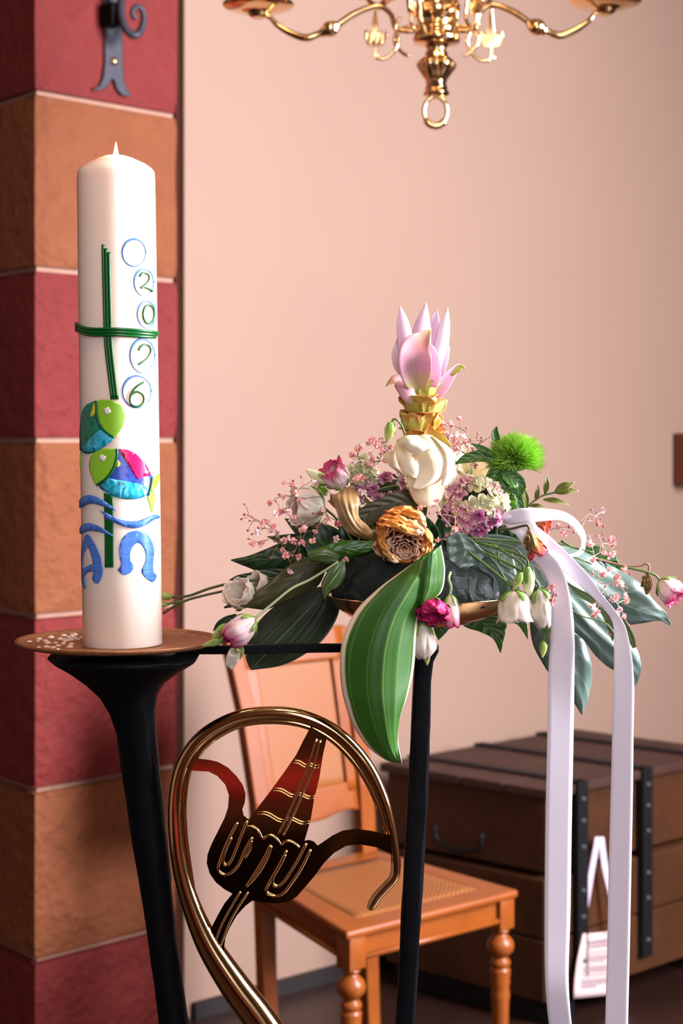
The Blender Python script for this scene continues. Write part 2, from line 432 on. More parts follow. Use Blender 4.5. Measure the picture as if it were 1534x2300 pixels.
MB().box(PD(250, 35, .03), (.034, .05, .05), Matrix.Rotation(PI/4, 3, 'Z')).build('collar', m_iron, sc, smooth=False, bevel=.004)
MB().tube([PD(250, 35, .02), PD(274, 26, .07)], .008, 8, 4).build('link_bar', m_greyiron, sc)
MB().lathe([(0, .006), (.006, .005), (.0095, .001), (.010, -.004)], PD(256, 138, .018), 16, axis=(.7, -.7, 0)).build('screw', m_brass2, sc)
# ================================================================ chandelier
CD = 3.0; ck = CD/F
ch = thing('chandelier', 'brass chandelier with curved arms and ring pendant hanging over the flowers', 'chandelier', P(980, 40, CD))
prof = [(-3000, 7), (-420, 7), (-300, 7), (-290, 30), (-230, 60), (-170, 72), (-110, 60), (-70, 28), (-40, 20), (-20, 28), (-5, 32), (0, 28), (4, 30), (8, 50), (14, 53), (36, 53), (42, 48), (46, 38), (60, 40), (66, 50), (72, 46), (78, 50), (88, 54), (96, 52), (101, 34), (106, 24), (114, 21), (120, 26), (126, 25), (134, 33), (143, 40), (152, 39), (160, 34), (170, 30), (180, 23), (190, 21), (197, 24), (203, 23), (208, 28), (214, 27), (218, 16), (219, 0)]
pr = [(r*ck, -(y-40)*ck) for y, r in prof]
MB().lathe(pr, P(980, 40, CD), 40, mod=lambda a, i: 1+(.13*math.cos(a*6) if 29 <= i <= 32 else .06*math.cos(a*6+1) if 33 <= i <= 40 else 0)).build('shaft', m_brass2, ch)
rg = [P(978+26*math.sin(a), 250-33*math.cos(a), CD) for a in [k*2*PI/24 for k in range(25)]]
MB().tube(rg, [5*ck if 8 > abs(k-12) > 3 or abs(k-12) >= 8 else 8.5*ck for k in range(25)], 10, 73).build('ring', m_brass2, ch)
hc = P(980, 0, CD); 
def RZ(dx, y, ang, dz=0):
    """dx in px along the arm's direction, y px at the shaft's depth"""
    r = dx*ck; return V((hc.x+r*math.cos(ang), hc.y+r*math.sin(ang), H-(y-HY)*ck+dz))
armp = [(25, 62), (60, 70), (88, 62), (97, 34), (117, 15), (141, 15), (178, 30), (209, 51), (229, 63), (256, 75), (283, 83), (317, 71), (346, 52), (358, 38), (366, 34)]
armr = [5, 6, 6, 6, 6, 7, 8, 7.5, 9, 8, 9, 7.5, 6, 5, 5]
pan = [(0, 14), (14, 16), (22, 10), (24, 3), (40, 0), (62, -4), (76, -9), (81, -14), (80, -17), (74, -13), (55, -9), (20, -7), (0, -7)]
cup_ = [(10, -8), (12, -40), (19, -60), (24, -66), (24, -84), (20, -84), (18, -66), (0, -62)]
sail = [(0, -52), (5, -52), (12, 12), (30, 14), (35, 4), (38, 18), (26, 42), (8, 44), (6, 62), (14, 66), (14, 70), (-6, 70), (-2, 60), (-3, 44), (-22, 42), (-33, 22), (-31, 0), (-22, 12), (-14, 14)]
def ship(ang, R, y0, dz, sc_=1.0, flip=1):
    o = flatpoly([(x*.78, y) for x, y in sail], lambda x, y, t_: RZ(R, y0, ang, dz)+V((math.cos(ang)*flip*x*ck*sc_+math.sin(ang)*t_, math.sin(ang)*flip*x*ck*sc_-math.cos(ang)*t_, -y*ck*sc_)), .004).build('ship_ornament', m_brass2, ch, smooth=False, bevel=.001)
    for xx in (-16, 0, 14):
        pth = [(xx-5, 8), (xx-7, 30), (xx, 38), (xx+6, 30), (xx+5, 8)]
        MB().tube([RZ(R, y0, ang, dz)+V((math.cos(ang)*flip*x*.9*ck*sc_, math.sin(ang)*flip*x*.9*ck*sc_-.003, -y*ck*sc_)) for x, y in pth], .0012, 6, 16).build('embossed_loop', m_brass2, o)
for (ang, dz, fac) in ((PI-.03, 0, 1.04), (-.05, .0, .98), (PI*.36, .105, 1), (PI*.64, .105, 1), (-PI*.36, .03, 1), (-PI*.64, .03, 1)):
    m = MB().tube([RZ(x*fac, y, ang, dz) for x, y in armp], [r*ck for r in armr], 12, 70)
    arm = m.build('arm', m_brass2, ch)
    k = RZ(229*fac, 63, ang, dz); d = (RZ(256*fac, 75, ang, dz)-RZ(209*fac, 51, ang, dz)).normalized()
    MB().lathe([(0, -.02), (.006, -.018), (.008, -.014), (.0125, -.008), (.0145, 0), (.0125, .008), (.008, .014), (.0085, .018), (0, .021)], k, 16, axis=d, mod=lambda a, i: 1+.08*math.cos(5*a)).build('knob', m_brass2, arm)
    MB().lathe([(r*ck, -z*ck) for r, z in pan], RZ(385*fac, 22, ang, dz), 40).build('drip_pan', m_brass2, arm)
    MB().lathe([(r*ck, -z*ck) for r, z in cup_], RZ(385*fac, 22, ang, dz), 24).build('candle_cup', m_brass2, arm)
    MB().tube([RZ(x, y, ang, dz) for x, y in [(40, 58), (75, 62), (92, 78), (92, 100), (76, 118), (62, 126)]], 4*ck, 8, 30).build('scroll', m_brass2, arm)
for ang, R, y0, dz, fl in ((PI, 138, 62, 0, -1), (0, 122, 66, 0, 1), (-PI*.62, 165, 45, .012, -1), (-PI*.36, 185, 48, .012, 1)):
    ship(ang, R, y0, dz, .95, fl)
    MB().tube([RZ(R+x, y0+y, ang, dz) for x, y in [(-2, 68), (-22, 70), (-44, 52), (-52, 26), (-46, 0), (-56, -22)]], 4*ck, 8, 30).build('hanger_scroll', m_brass2, ch)
# ================================================================ chair
t = NT('chair_wood'); f = t.noise(14, 5, dist=.6); t.col(t.mix(f, sr(112, 52, 14), sr(144, 76, 22))); m_cw = t.set(Roughness=.35, Specular_IOR_Level=.35)
def canemat():
    t = NT('woven_cane'); tc = t.n('ShaderNodeTexCoord'); u, v = uvout(t)
    a = t.math('SINE', t.math('MULTIPLY', u, 2*PI*26)); b = t.math('SINE', t.math('MULTIPLY', v, 2*PI*28))
    k = t.math('MULTIPLY', t.math('ADD', t.math('MULTIPLY', a, b), .15), 2.0, True)
    t.col(t.mix(k, sr(96, 46, 12), sr(176, 110, 48))); t.bump(k, .6, .002); return t.set(Roughness=.5)
m_cane = canemat()
ZS = .46
FL, FR, BR, BL = V((.010, 3.0, 0)), V((.338, 3.28, 0)), V((.068, 3.605, 0)), V((-.172, 3.395, 0))
chair = thing('chair', 'orange-brown wooden chair with woven cane seat and cane backrest', 'chair', (FL+FR+BR+BL)/4)
def qlerp(u, v): return (FL*(1-u)+FR*u)*(1-v)+(BL*(1-u)+BR*u)*v
def inset(m_): return [qlerp(m_, m_), qlerp(1-m_, m_), qlerp(1-m_, 1-m_), qlerp(m_, 1-m_)]
def frame(a, b, z0, z1):
    A, B = inset(a), inset(b); m = MB(); vs = []
    for z in (z0, z1):
        for q in A+B: vs.append(V((q.x, q.y, z)))
    fs = []
    for i in range(4):
        j = (i+1) % 4
        fs += [(i, j, j+8, i+8), (4+j, 4+i, 12+i, 12+j), (8+i, 8+j, 12+j, 12+i), (j, i, 4+i, 4+j)]
    return m.add(vs, fs)
frame(-.01, .13, ZS-.016, ZS).build('seat_frame', m_cw, chair, smooth=False, bevel=.006)
A = inset(.12); vs = []; N = 10; m = MB()
for i in range(N+1):
    for j in range(N+1):
        p = (A[0]*(1-j/N)+A[1]*(j/N))*(1-i/N)+(A[3]*(1-j/N)+A[2]*(j/N))*(i/N)
        vs.append(V((p.x, p.y, ZS-.003-.006*math.sin(PI*i/N)*math.sin(PI*j/N))))
m.add(vs, [(i*(N+1)+j, i*(N+1)+j+1, (i+1)*(N+1)+j+1, (i+1)*(N+1)+j) for i in range(N) for j in range(N)], [(j/N, i/N) for i in range(N+1) for j in range(N+1)])
m.build('cane_seat', m_cane, chair, solid=.003)
I = inset(.05)
def bar(a, b, z0, z1, th, name='apron', bev=.003, parent=None, mat=None):
    d = (b-a).normalized(); n = V((d.y, -d.x, 0))*th/2
    return MB().hexa([a+n, b+n, b-n, a-n], z0, z1).build(name, mat or m_cw, parent or chair, smooth=False, bevel=bev)
for a, b in ((0, 1), (1, 2), (2, 3), (3, 0)):
    ap = bar(I[a], I[b], ZS-.062, ZS-.016, .018)
    d = (I[b]-I[a]).normalized(); n = V((d.y, -d.x, 0))*.012
    MB().tube([I[a]+n+V((0, 0, ZS-.056)), I[b]+n+V((0, 0, ZS-.056))], .006, 8, 2).build('bead_moulding', m_cw, ap)
leg = [(.019, -.070), (.013, -.074), (.018, -.079), (.012, -.085), (.016, -.090), (.024, -.098), (.027, -.108), (.025, -.118), (.018, -.126), (.013, -.131), (.019, -.137), (.020, -.144), (.016, -.150), (.020, -.156), (.018, -.175), (.019, -.18), (.0165, -.188), (.018, -.20), (.0185, -.208), (.017, -.214), (.014, -.34), (.011, -.44), (.010, -.46)]
rotc = Matrix.Rotation(math.atan2((FR-FL).y, (FR-FL).x), 3, 'Z')
for q in (I[0], I[1]):
    m = MB().lathe([(r, ZS+z) for r, z in leg], V((q.x, q.y, 0)), 20); m.box(V((q.x, q.y, ZS-.045)), (.038, .038, .058), rotc)
    m.build('front_leg', m_cw, chair, bevel=.001)
TLb, TRb = V((-.232, 3.485, 0)), V((.0, 3.665, 0))
sd_ = rotc@V((1, 0, 0))
def stile(base, top, nm='back_leg'):
    m = MB(); rings = []
    for z, k, w_ in ((0, -.25, .030), (.25, -.08, .036), (.46, 0, .040), (.6, .12, .038), (.78, .52, .036), (.89, .88, .035), (.92, 1.0, .028), (.93, 1.02, .012)):
        c = base.lerp(top, k); c = V((c.x, c.y, z))
        a, b = sd_*w_/2, rotc@V((0, 1, 0))*.013
        rings.append([c-a-b, c+a-b, c+a+b, c-a+b])
    return m.loft(rings).build(nm, m_cw, chair, smooth=False, bevel=.003)
bl0, br0 = BL+sd_*.02, BR-sd_*.02
stile(bl0, TLb); stile(br0, TRb)
def bp(u, z, off=0):
    k = max(0, min(1.02, {0: 0}.get(z, ((z-.46)/.475)**1.15 if z > .46 else 0)))
    a, b = bl0.lerp(TLb, k), br0.lerp(TRb, k); p = a.lerp(b, u); return V((p.x, p.y, z))+rotc@V((0, -1, 0))*off
def panel(u0, u1, z0, z1, off, mat, name, th, wav=0, nu=12, nvv=12, parent=None):
    m = MB(); vs = []; uv = []
    for i in range(nvv+1):
        for j in range(nu+1):
            u = u0+(u1-u0)*j/nu; z = z0+(z1-z0)*i/nvv
            if wav: z -= (1-i/nvv)*wav*(math.cos((u-.5)*2*PI*1.5)*.5+.5*abs(u-.5)*2)
            vs.append(bp(u, z, off)); uv.append((j/nu, i/nvv))
    m.add(vs, [(i*(nu+1)+j, i*(nu+1)+j+1, (i+1)*(nu+1)+j+1, (i+1)*(nu+1)+j) for i in range(nvv) for j in range(nu)], uv)
    return m.build(name, mat, parent or chair, solid=th)
panel(.06, .94, .60, .875, .002, m_cane, 'cane_backrest', .004)
panel(.05, .95, .55, .608, .004, m_cw, 'lower_back_rail', .016, .018)
panel(.04, .96, .862, .93, .004, m_cw, 'crest_rail', .018, 0)
panel(.05, .16, .59, .875, .008, m_cw, 'panel_frame', .010); panel(.84, .95, .59, .875, .008, m_cw, 'panel_frame', .010)
# ================================================================ chest
t = NT('chest_wood'); f = t.noise(9, 6, dist=.8); g2 = t.noise(3, 3); t.col(t.mix(t.math('MULTIPLY', t.math('ADD', f, g2), .5), (.003, .0012, .0005), (.095, .033, .011))); t.bump(f, .4, .004); m_ch = t.set(Roughness=.6, Specular_IOR_Level=.15)
t = NT('chest_lid_wood'); f = t.noise(9, 6, dist=.8); t.col(t.mix(f, sr(48, 28, 22), sr(70, 44, 35))); t.bump(f, .3, .004); m_chl = t.set(Roughness=.6, Specular_IOR_Level=.25)
m_strap = simple('chest_iron', sr(9, 8, 9), .6, 0, .3, 30, .4, 50, Specular_IOR_Level=.25)
cF, cL, cB = V((.462, 3.82, 0)), V((.112, 4.13, 0)), V((.628, 4.60, 0)); cR = cF+(cB-cL)
chest = thing('wooden_chest', 'old dark wooden chest with iron straps standing against the wall', 'chest', (cF+cB)/2)
def cq(m_, dz=0): 
    c = (cF+cB)/2; return [p+(p-c).normalized()*m_ for p in (cF, cR, cB, cL)]
ZL, ZT = .352, .545
ex = (cR-cF).normalized(); ey = (cL-cF).normalized(); LX = (cR-cF).length; LY = (cL-cF).length
def cbox(x0, x1, y0, y1, z0, z1): return [cF+ex*x0+ey*y0, cF+ex*x1+ey*y0, cF+ex*x1+ey*y1, cF+ex*x0+ey*y1]
def cpart(x0, x1, y0, y1, z0, z1, mat, name, bev=.004, parent=None):
    return MB().hexa(cbox(x0, x1, y0, y1, z0, z1), z0, z1).build(name, mat, parent or chest, smooth=False, bevel=bev)
cpart(.01, LX-.01, .01, LY-.01, .06, ZL-.012, m_ch, 'box')
for a, b in ((.06, .20), (.204, .338)): cpart(.0, LX, -.006, .014, a, b, m_ch, 'front_plank')
for a, b in ((.06, .20), (.204, .338)): cpart(-.006, .012, .0, LY, a, b, m_ch, 'end_plank')
lid = cpart(0, LX, 0, LY, ZL, ZT-.02, m_ch, 'lid')
npk = 4
for k in range(npk):
    cpart(-.015, LX+.015, -.015+k*(LY+.03)/npk, -.015+(k+1)*(LY+.03)/npk-.003, ZT-.022, ZT, m_chl, 'lid_plank')
for x in (.05, .225, .40, .60): pass
sx = [.10, .34, .58]
for x in sx:
    s_ = cpart(x-.016, x+.016, -.02, LY+.015, ZT-.001, ZT+.006, m_strap, 'strap', .001)
    cpart(x-.018, x+.018, -.024, -.006, .10, ZT+.006, m_strap, 'strap', .001)
    for z in (.14, .24, .30, .40, .46, .51): 
        MB().lathe([(0, .006), (.004, .005), (.007, 0)], cF+ex*x+ey*-.024+V((0, 0, z)), 10, axis=-ey).build('stud', m_greyiron, s_)
hx = [cF+ex*-.02+ey*(LY*.5+a)+V((0, 0, .42-b)) for a, b in ((-.07, 0), (-.06, .035), (0, .05), (.06, .035), (.07, 0))]
MB().tube(hx, .006, 8, 20).build('handle', m_strap, chest)
for a, b in ((.02, .10), (LX-.10, LX-.02)): cpart(a, b, .0, LY, 0, .06, m_strap, 'foot', .003)
# tag on a ribbon hanging from the chest
m_tag = simple('tag_card', sr(206, 182, 176), .6, 0, .03); m_ink = simple('grey_print', sr(150, 128, 132), .7); m_tr = simple('tag_ribbon_satin', sr(226, 206, 222), .35)
def chestD(px, off=.03):
    n = ex.cross(V((0, 0, 1))); n = -ey; q0 = cF-ey*off; k = V((pk(px), 1, 0)); d = q0.dot(ey)/k.dot(ey); return d
def TP(x, y, off=.035): return P(x, y, chestD(x, off))
tg = thing('paper_tag', 'white printed paper tag hanging on a ribbon from the chest', 'tag', TP(1345, 2092))
def quadmesh(q, name, mat, parent, th=.0012): return MB().add(q, [(0, 1, 2, 3)], [(0, 0), (1, 0), (1, 1), (0, 1)]).build(name, mat, parent, smooth=False, solid=th)
card = MB().sheet([TP(1310, 2097), TP(1298, 2150), TP(1291, 2200), TP(1289, 2242)], [TP(1365, 2092), TP(1352, 2145), TP(1346, 2200), TP(1343, 2237)], [TP(1420, 2078), TP(1414, 2140), TP(1408, 2190), TP(1405, 2230)], 8, 10).build('card', m_tag, tg, solid=.0015)
def cardp(u, v):
    l = cat_rom([TP(1310, 2097, .038), TP(1298, 2150, .038), TP(1291, 2200, .038), TP(1289, 2242, .038)], 60); r = cat_rom([TP(1420, 2078, .038), TP(1414, 2140, .038), TP(1408, 2190, .038), TP(1405, 2230, .038)], 60)
    k = min(59, int(v*59)); return l[k].lerp(r[k], u)
for j, (v, u1, bold) in enumerate(((.15, .78, 1), (.21, .66, 1), (.29, .7, 0), (.335, .66, 0), (.38, .7, 0), (.425, .5, 0), (.49, .8, 0), (.535, .78, 0), (.58, .8, 0), (.625, .6, 0), (.69, .8, 0), (.735, .66, 0), (.78, .72, 0), (.825, .4, 0))):
    u = .14; m = MB()
    while u < u1:
        wl = random.uniform(.03, .09); hh = .012 if not bold else .02
        m.add([cardp(u, v-hh), cardp(u+wl, v-hh), cardp(u+wl, v+hh), cardp(u, v+hh)], [(0, 1, 2, 3)]); u += wl+.02
    m.build('printed_line', m_ink, card, smooth=False, solid=.0006)
def pxribbon(mb, rows, n=60, nu=6, bow=0):
    """rows: (xl,yl,dl,xr,yr,dr) edges"""
    L = [P(a, b, c) for a, b, c, _, _, _ in rows]; R = [P(d, e, f_) for _, _, _, d, e, f_ in rows]
    M = [(a+b)/2+V((0, -bow, 0)) for a, b in zip(L, R)]
    return mb.sheet(L, M, R, nu, n)
D_ = chestD(1345, .04)
pxribbon(MB(), [(1337, 1880, D_, 1349, 1880, D_), (1322, 1960, D_, 1334, 1962, D_), (1308, 2050, D_, 1320, 2050, D_), (1303, 2094, D_, 1315, 2096, D_)], 20).build('hanging_ribbon', m_tr, tg, solid=.0008)
pxribbon(MB(), [(1344, 1880, D_, 1356, 1880, D_), (1352, 1950, D_, 1366, 1950, D_), (1372, 2030, D_, 1386, 2030, D_), (1388, 2085, D_, 1400, 2085, D_)], 20).build('hanging_ribbon', m_tr, tg, solid=.0008)
# ================================================================ candle stand
D0 = 1.73
ZP = 1.33-(1443-990)*D0/F
stand = thing('candle_stand', 'black forged iron stand with round copper-brown plate and brass crook', 'stand', P(265, 1443, D0))
m = MB().lathe([(0, -.002), (.095, -.002), (.1025, .0005), (.1045, .003), (.1035, .0042), (.100, .003), (.093, .0012), (0, .0008)], P(265, 1443, D0), 64)
plate = m.build('plate', m_plate, stand)
m_drip = simple('dried_wax', sr(226, 196, 170), .4)
m = MB()
for k in range(46):
    a = random.uniform(PI*.62, PI*1.32); r = random.uniform(.048, .092); c = P(265, 1443, D0)+V((r*math.cos(a), r*math.sin(a)*.9+.0, .001))
    q = random.uniform(.0012, .0042)
    m.lathe([(q, 0), (q*.8, q*.35), (q*.3, q*.55), (0, q*.6)], c, 7)
o = m.build('wax_drips', m_drip, plate); o['kind'] = 'stuff'
rows = [(113, 447, 1471, .085), (128, 441, 1484, .080), (160, 408, 1505, .066), (196, 372, 1533, .050), (226, 354, 1562, .038), (246, 349, 1598, .030), (262, 350, 1645, .025), (270, 355, 1700, .022), (278, 361, 1760, .020), (292, 372, 1860, .019), (311, 383, 1970, .019), (330, 394, 2090, .019), (345, 409, 2200, .019), (358, 424, 2300, .019), (400, 466, 2600, .019), (470, 536, 3100, .02), (560, 626, 3830, .02)]
def rows_loft(rows, d, name, mat, parent, jit=0, p_=4):
    ring = []
    rr = []
    for i in range(len(rows)-1):
        a, b = rows[i], rows[i+1]; k = max(1, int((b[2]-a[2])/28))
        for j in range(k): rr.append([a[q]+(b[q]-a[q])*j/k for q in range(4)])
    rr.append(list(rows[-1]))
    for xl, xr, y, dp in rr:
        c = P((xl+xr)/2, y, d); hx = (xr-xl)/2*d/F; n = 28; pw = 2/p_
        ring.append([c+V((hx*math.copysign(abs(math.cos(a))**pw, math.cos(a)), dp*math.copysign(abs(math.sin(a))**pw, math.sin(a)), 0))*(1) + (V((nz(V((j*.5, y*.02, 0)), 1, 3), nz(V((j*.5, y*.02, 5)), 1, 4), 0))*jit if jit else V()) for j, a in enumerate([2*PI*q/n for q in range(n)])])
    return MB().loft(ring).build(name, mat, parent)
rows_loft(rows, D0, 'flared_post', m_iron, stand, .0011, 2.6)
rows = [(934, 972, 1418, .008), (933, 975, 1440, .009), (934, 985, 1450, .011), (933, 985, 1462, .011), (931, 972, 1485, .009), (929, 968, 1530, .009), (925, 967, 1600, .009), (915, 960, 1800, .009), (905, 950, 1980, .009), (895, 938, 2180, .009), (888, 931, 2300, .009), (868, 911, 2600, .009), (830, 875, 3100, .009), (780, 825, 3830, .009)]
DB = 1.75
rows_loft(rows, DB, 'square_post', m_iron, stand, .0009, 5)
m = MB(); a0, a1 = P(395, 1459, D0+.01), P(945, 1454, DB)
m.tube([a0, P(520, 1459, D0+.01), P(765, 1455, DB), a1], .0062, 4, 30, up=(0, -.7, .7)); m.build('crossbar', m_iron, stand, bevel=.001, smooth=False)
fb = P(705, 3900, D0); fb.z = 0.0
MB().lathe([(.26, 0), (.27, .01), (.26, .025), (.1, .035), (0, .035)], fb, 40).build('foot_plate', m_iron, stand)
def cpx(pts, ox, oy, s): return [(ox+a/s, oy+b/s) for a, b in pts]
ckp = [(700, 3830), (705, 3400), (720, 2900), (700, 2560), (650, 2400), (583, 2290), (528, 2215), (470, 2125), (432, 2040), (408, 1960), (396, 1880), (394, 1800), (406, 1730), (435, 1676), (478, 1638), (540, 1610), (610, 1602), (680, 1610), (740, 1636), (788, 1676), (828, 1728), (858, 1790), (876, 1850), (886, 1905), (889, 1945), (884, 1972), (864, 1995), (846, 2015), (834, 2036), (832, 2044)]
ckr = [44, 44, 44, 42, 40, 37, 34, 28, 22, 19, 17, 16, 16, 16, 16, 16, 16, 16, 16, 16, 16, 14, 12, 11, 11, 11, 11, 11, 10, 4]
DK = 1.715
crook = MB().tube([P(x, y, DK) for x, y in ckp], [r*DK/F for r in ckr], 20, 190).build('crook', m_brass, stand)
inn = [(x+dx, y+dy) for (x, y), (dx, dy) in zip(ckp[8:24], [(6, -2), (18, -4), (20, 0), (19, 4), (17, 8), (15, 12), (12, 15), (6, 17), (0, 18), (-6, 17), (-11, 14), (-15, 10), (-16, 7), (-15, 4), (-13, 2), (-11, 0)])]
MB().tube([P(x, y, DK) for x, y in inn], [.0030]*16, 10, 120).build('inner_rim', m_brass, crook)
E = [(915, 235), (1010, 290), (985, 400), (965, 530), (935, 650), (915, 770), (880, 890), (905, 886), (932, 894), (955, 918), (990, 895), (1040, 860), (1100, 832), (1170, 822), (1260, 833), (1375, 858), (1380, 968), (1300, 930), (1200, 912), (1120, 920), (1050, 960), (990, 1020), (940, 1090), (880, 1160), (835, 1212), (790, 1240), (720, 1252), (640, 1245), (580, 1235), (540, 1265), (490, 1320), (450, 1390), (425, 1450), (412, 1545), (320, 1415), (350, 1380), (380, 1320), (420, 1250), (465, 1195), (420, 1170), (370, 1130), (335, 1080), (318, 1020), (322, 970), (345, 910), (380, 840), (420, 760), (440, 700), (445, 630), (425, 570), (380, 520), (330, 494), (225, 488), (262, 418), (330, 426), (380, 437), (440, 470), (490, 520), (525, 570), (541, 620), (537, 670), (522, 710), (530, 745), (558, 768), (600, 715), (680, 610), (760, 500), (830, 400), (875, 310)]
E = cpx(E, 340, 1540, 2.557)
DE = DK-.002
emblem = flatpoly(E, lambda x, y, o: P(x, y, DE-o), .004).build('ship_emblem', m_brassd, stand, smooth=False)
def ridge(pts, r=.0012, ys=3, n=None, mat=None):
    q = cpx(pts, 340, 1540, 2.557)
    return MB().tube([P(x, y, DE-.0042) for x, y in q], r, 8, n or len(q)*6).build('embossed_line', mat or m_brass, emblem)
ridge([(950, 305), (905, 450), (850, 590), (790, 730), (732, 850)], .0014)
ridge([(972, 312), (935, 450), (880, 590), (820, 730), (757, 860)], .0014)
for y0, xa, xb, dy in ((430, 822, 962, 30), (445, 815, 960, 30), (590, 705, 938, 48), (604, 697, 935, 48), (724, 612, 908, 60), (738, 604, 905, 60)):
    ridge([(xa, y0), (xa+(xb-xa)*.2, y0+dy*.1), (xa+(xb-xa)*.45, y0+dy*.75), (xa+(xb-xa)*.65, y0+dy*.55), (xa+(xb-xa)*.85, y0+dy*.95), (xb, y0+dy*.9)], .0007)
ridge([(552, 808), (585, 812), (615, 835), (640, 878), (665, 860), (695, 862), (725, 885), (745, 912), (770, 893), (800, 895), (830, 912), (850, 930)], .0014)
for pth in ([(495, 785), (455, 860), (415, 950), (385, 1040), (395, 1075), (430, 1085), (470, 1065), (505, 1020), (540, 940), (580, 870)],
            [(550, 775), (520, 850), (490, 930), (455, 1010), (430, 1030), (412, 1010), (420, 960), (460, 870)],
            [(575, 890), (565, 940), (535, 990)],
            [(685, 915), (650, 985), (600, 1070), (545, 1155)], [(690, 920), (665, 990), (620, 1070), (560, 1140)],
            [(778, 945), (740, 1020), (695, 1100), (660, 1170), (680, 1200), (720, 1208), (760, 1190), (800, 1140), (860, 1050), (915, 940)],
            [(890, 905), (850, 985), (805, 1060), (765, 1120), (730, 1150), (700, 1140), (700, 1100), (740, 1030), (770, 970)]):
    ridge(pth, .0017)
ridge([(512, 1182), (465, 1260), (410, 1360), (365, 1470)], .0013); ridge([(556, 1185), (500, 1270), (445, 1370), (395, 1500)], .0013)
# ================================================================ paschal candle
t = NT('candle_wax'); f = t.noise(6, 3); t.col(t.mix(f, sr(246, 226, 208), sr(252, 236, 222)))
m_wax = t.set(Roughness=.32, Subsurface_Weight=.5, Subsurface_Radius=(.028, .014, .008), Subsurface_Scale=1.0, Coat_Weight=.15)
DC = 1.70; RC = 88*DC/F
cb = P(275.5, 1455, DC); cb.z = ZP+.0012; ct_ = P(260.5, 400, DC)
cax = (ct_-cb).normalized(); CL = (ct_-cb).length
candle = thing('candle', 'tall white lit church candle with green cross, fish and year 2026', 'candle', cb)
prof = [(0, 0), (RC-.001, 0), (RC+.0002, .0012), (RC+.0003, .1), (RC, .3), (RC-.0003, CL-.002), (RC-.0006, CL+.003), (RC*.96, CL+.0065), (RC*.88, CL+.010), (RC*.76, CL+.0135), (RC*.6, CL+.0165), (RC*.45, CL+.0195), (RC*.3, CL+.0215), (RC*.2, CL+.0215), (RC*.1, CL+.0195), (0, CL+.019)]
wax = MB().lathe(prof, cb, 72, axis=cax, mod=lambda a, i: 1+(.02*math.sin(a*2+.6) if i > 6 else .002*math.sin(a*3))).build('wax_body', m_wax, candle)
wick0 = cb+cax*(CL+.019)
MB().tube([wick0, wick0+V((.0005, 0, .006)), wick0+V((.0015, 0, .011))], .0008, 6, 8).build('wick', m_iron, candle)
t = NT('flame'); u, v = uvout(t)
em = t.n('ShaderNodeEmission'); lw = t.n('ShaderNodeLayerWeight'); lw.inputs[0].default_value = .35
t.l(t.ramp(lw.outputs['Facing'], [(0, (1, .86, .55)), (.45, (1, .78, .42)), (1, (1, .30, .06))]), em.inputs[0])
em.inputs[1].default_value = 5.0
t.l(em.outputs[0], t.t.nodes['Material Output'].inputs[0]); m_flame = t.m
fc = P(260.5, 368, DC); hf = 50*DC/F; rf = 7.2*DC/F
MB().lathe([(0, -.004), (rf*.55, -.003), (rf*.85, .001), (rf, .006), (rf*.85, hf*.45), (rf*.5, hf*.72), (rf*.2, hf*.92), (0, hf)], fc, 20).build('flame', m_flame, candle)
pl = bpy.data.lights.new('flame_light', 'POINT'); pl.energy = 1.6; pl.color = (1, .68, .34); pl.shadow_soft_size = .004
po = bpy.data.objects.new('flame_light', pl); COL.objects.link(po); po.location = fc+V((0, -.001, .010))
# ---- decorations applied on the candle, bent round its surface
ez = cax; exx = V((1, 0, 0)); exx = (exx-ez*exx.dot(ez)).normalized(); eyy = ez.cross(exx)
def to_cyl(x, y):
    """pixel -> (arc length s, height z along axis)"""
    th = 0; zz = 0
    for _ in range(6):
        d = DC-RC*math.cos(th); p = P(x, y, d)-cb; zz = p.dot(ez); sx_ = max(-.999, min(.999, p.dot(exx)/RC)); th = math.asin(sx_)
    return th*RC, zz
def cylp(s, z, off): 
    th = s/RC; return cb+ez*z+(exx*math.sin(th)-eyy*math.cos(th)*1)*(RC+.0004+off)
if (cylp(0, .1, 0)-cb).y > 0: eyy = -eyy
def dense(pts, k=4):
    o = []
    for i in range(len(pts)):
        a, b = pts[i], pts[(i+1) % len(pts)]
        for j in range(k): o.append((a[0]+(b[0]-a[0])*j/k, a[1]+(b[1]-a[1])*j/k))
    return o
def smoothc(pts, n): 
    q = [V((a, b, 0)) for a, b in pts]; q = q+[q[0]]; return [(p.x, p.y) for p in cat_rom(q, n)[:-1]]
def decal(pts, mat, name, parent, off=.0, th=.0006, smooth=True):
    q = smoothc(pts, len(pts)*4) if smooth else dense(pts, 4)
    q = [to_cyl(x, y) for x, y in q]
    bm = bmesh.new(); vs = [bm.verts.new((a, b, 0)) for a, b in q]; bm.faces.new(vs)
    bmesh.ops.triangulate(bm, faces=bm.faces[:])
    s0, s1 = min(a for a, _ in q), max(a for a, _ in q); s = s0+.002
    while s < s1-.0005:
        bmesh.ops.bisect_plane(bm, geom=bm.verts[:]+bm.edges[:]+bm.faces[:], plane_co=(s, 0, 0), plane_no=(1, 0, 0)); s += .002
    bm.verts.index_update(); mb = MB()
    co = [v.co.copy() for v in bm.verts]
    zz0, zz1 = min(b for _, b in q), max(b for _, b in q)
    mb.add([cylp(c.x, c.y, off) for c in co], [[v.index for v in f_.verts] for f_ in bm.faces], [((c.x-s0)/(s1-s0+1e-6), (c.y-zz0)/(zz1-zz0+1e-6)) for c in co]); bm.free()
    return mb.build(name, mat, parent, smooth=True, solid=th)
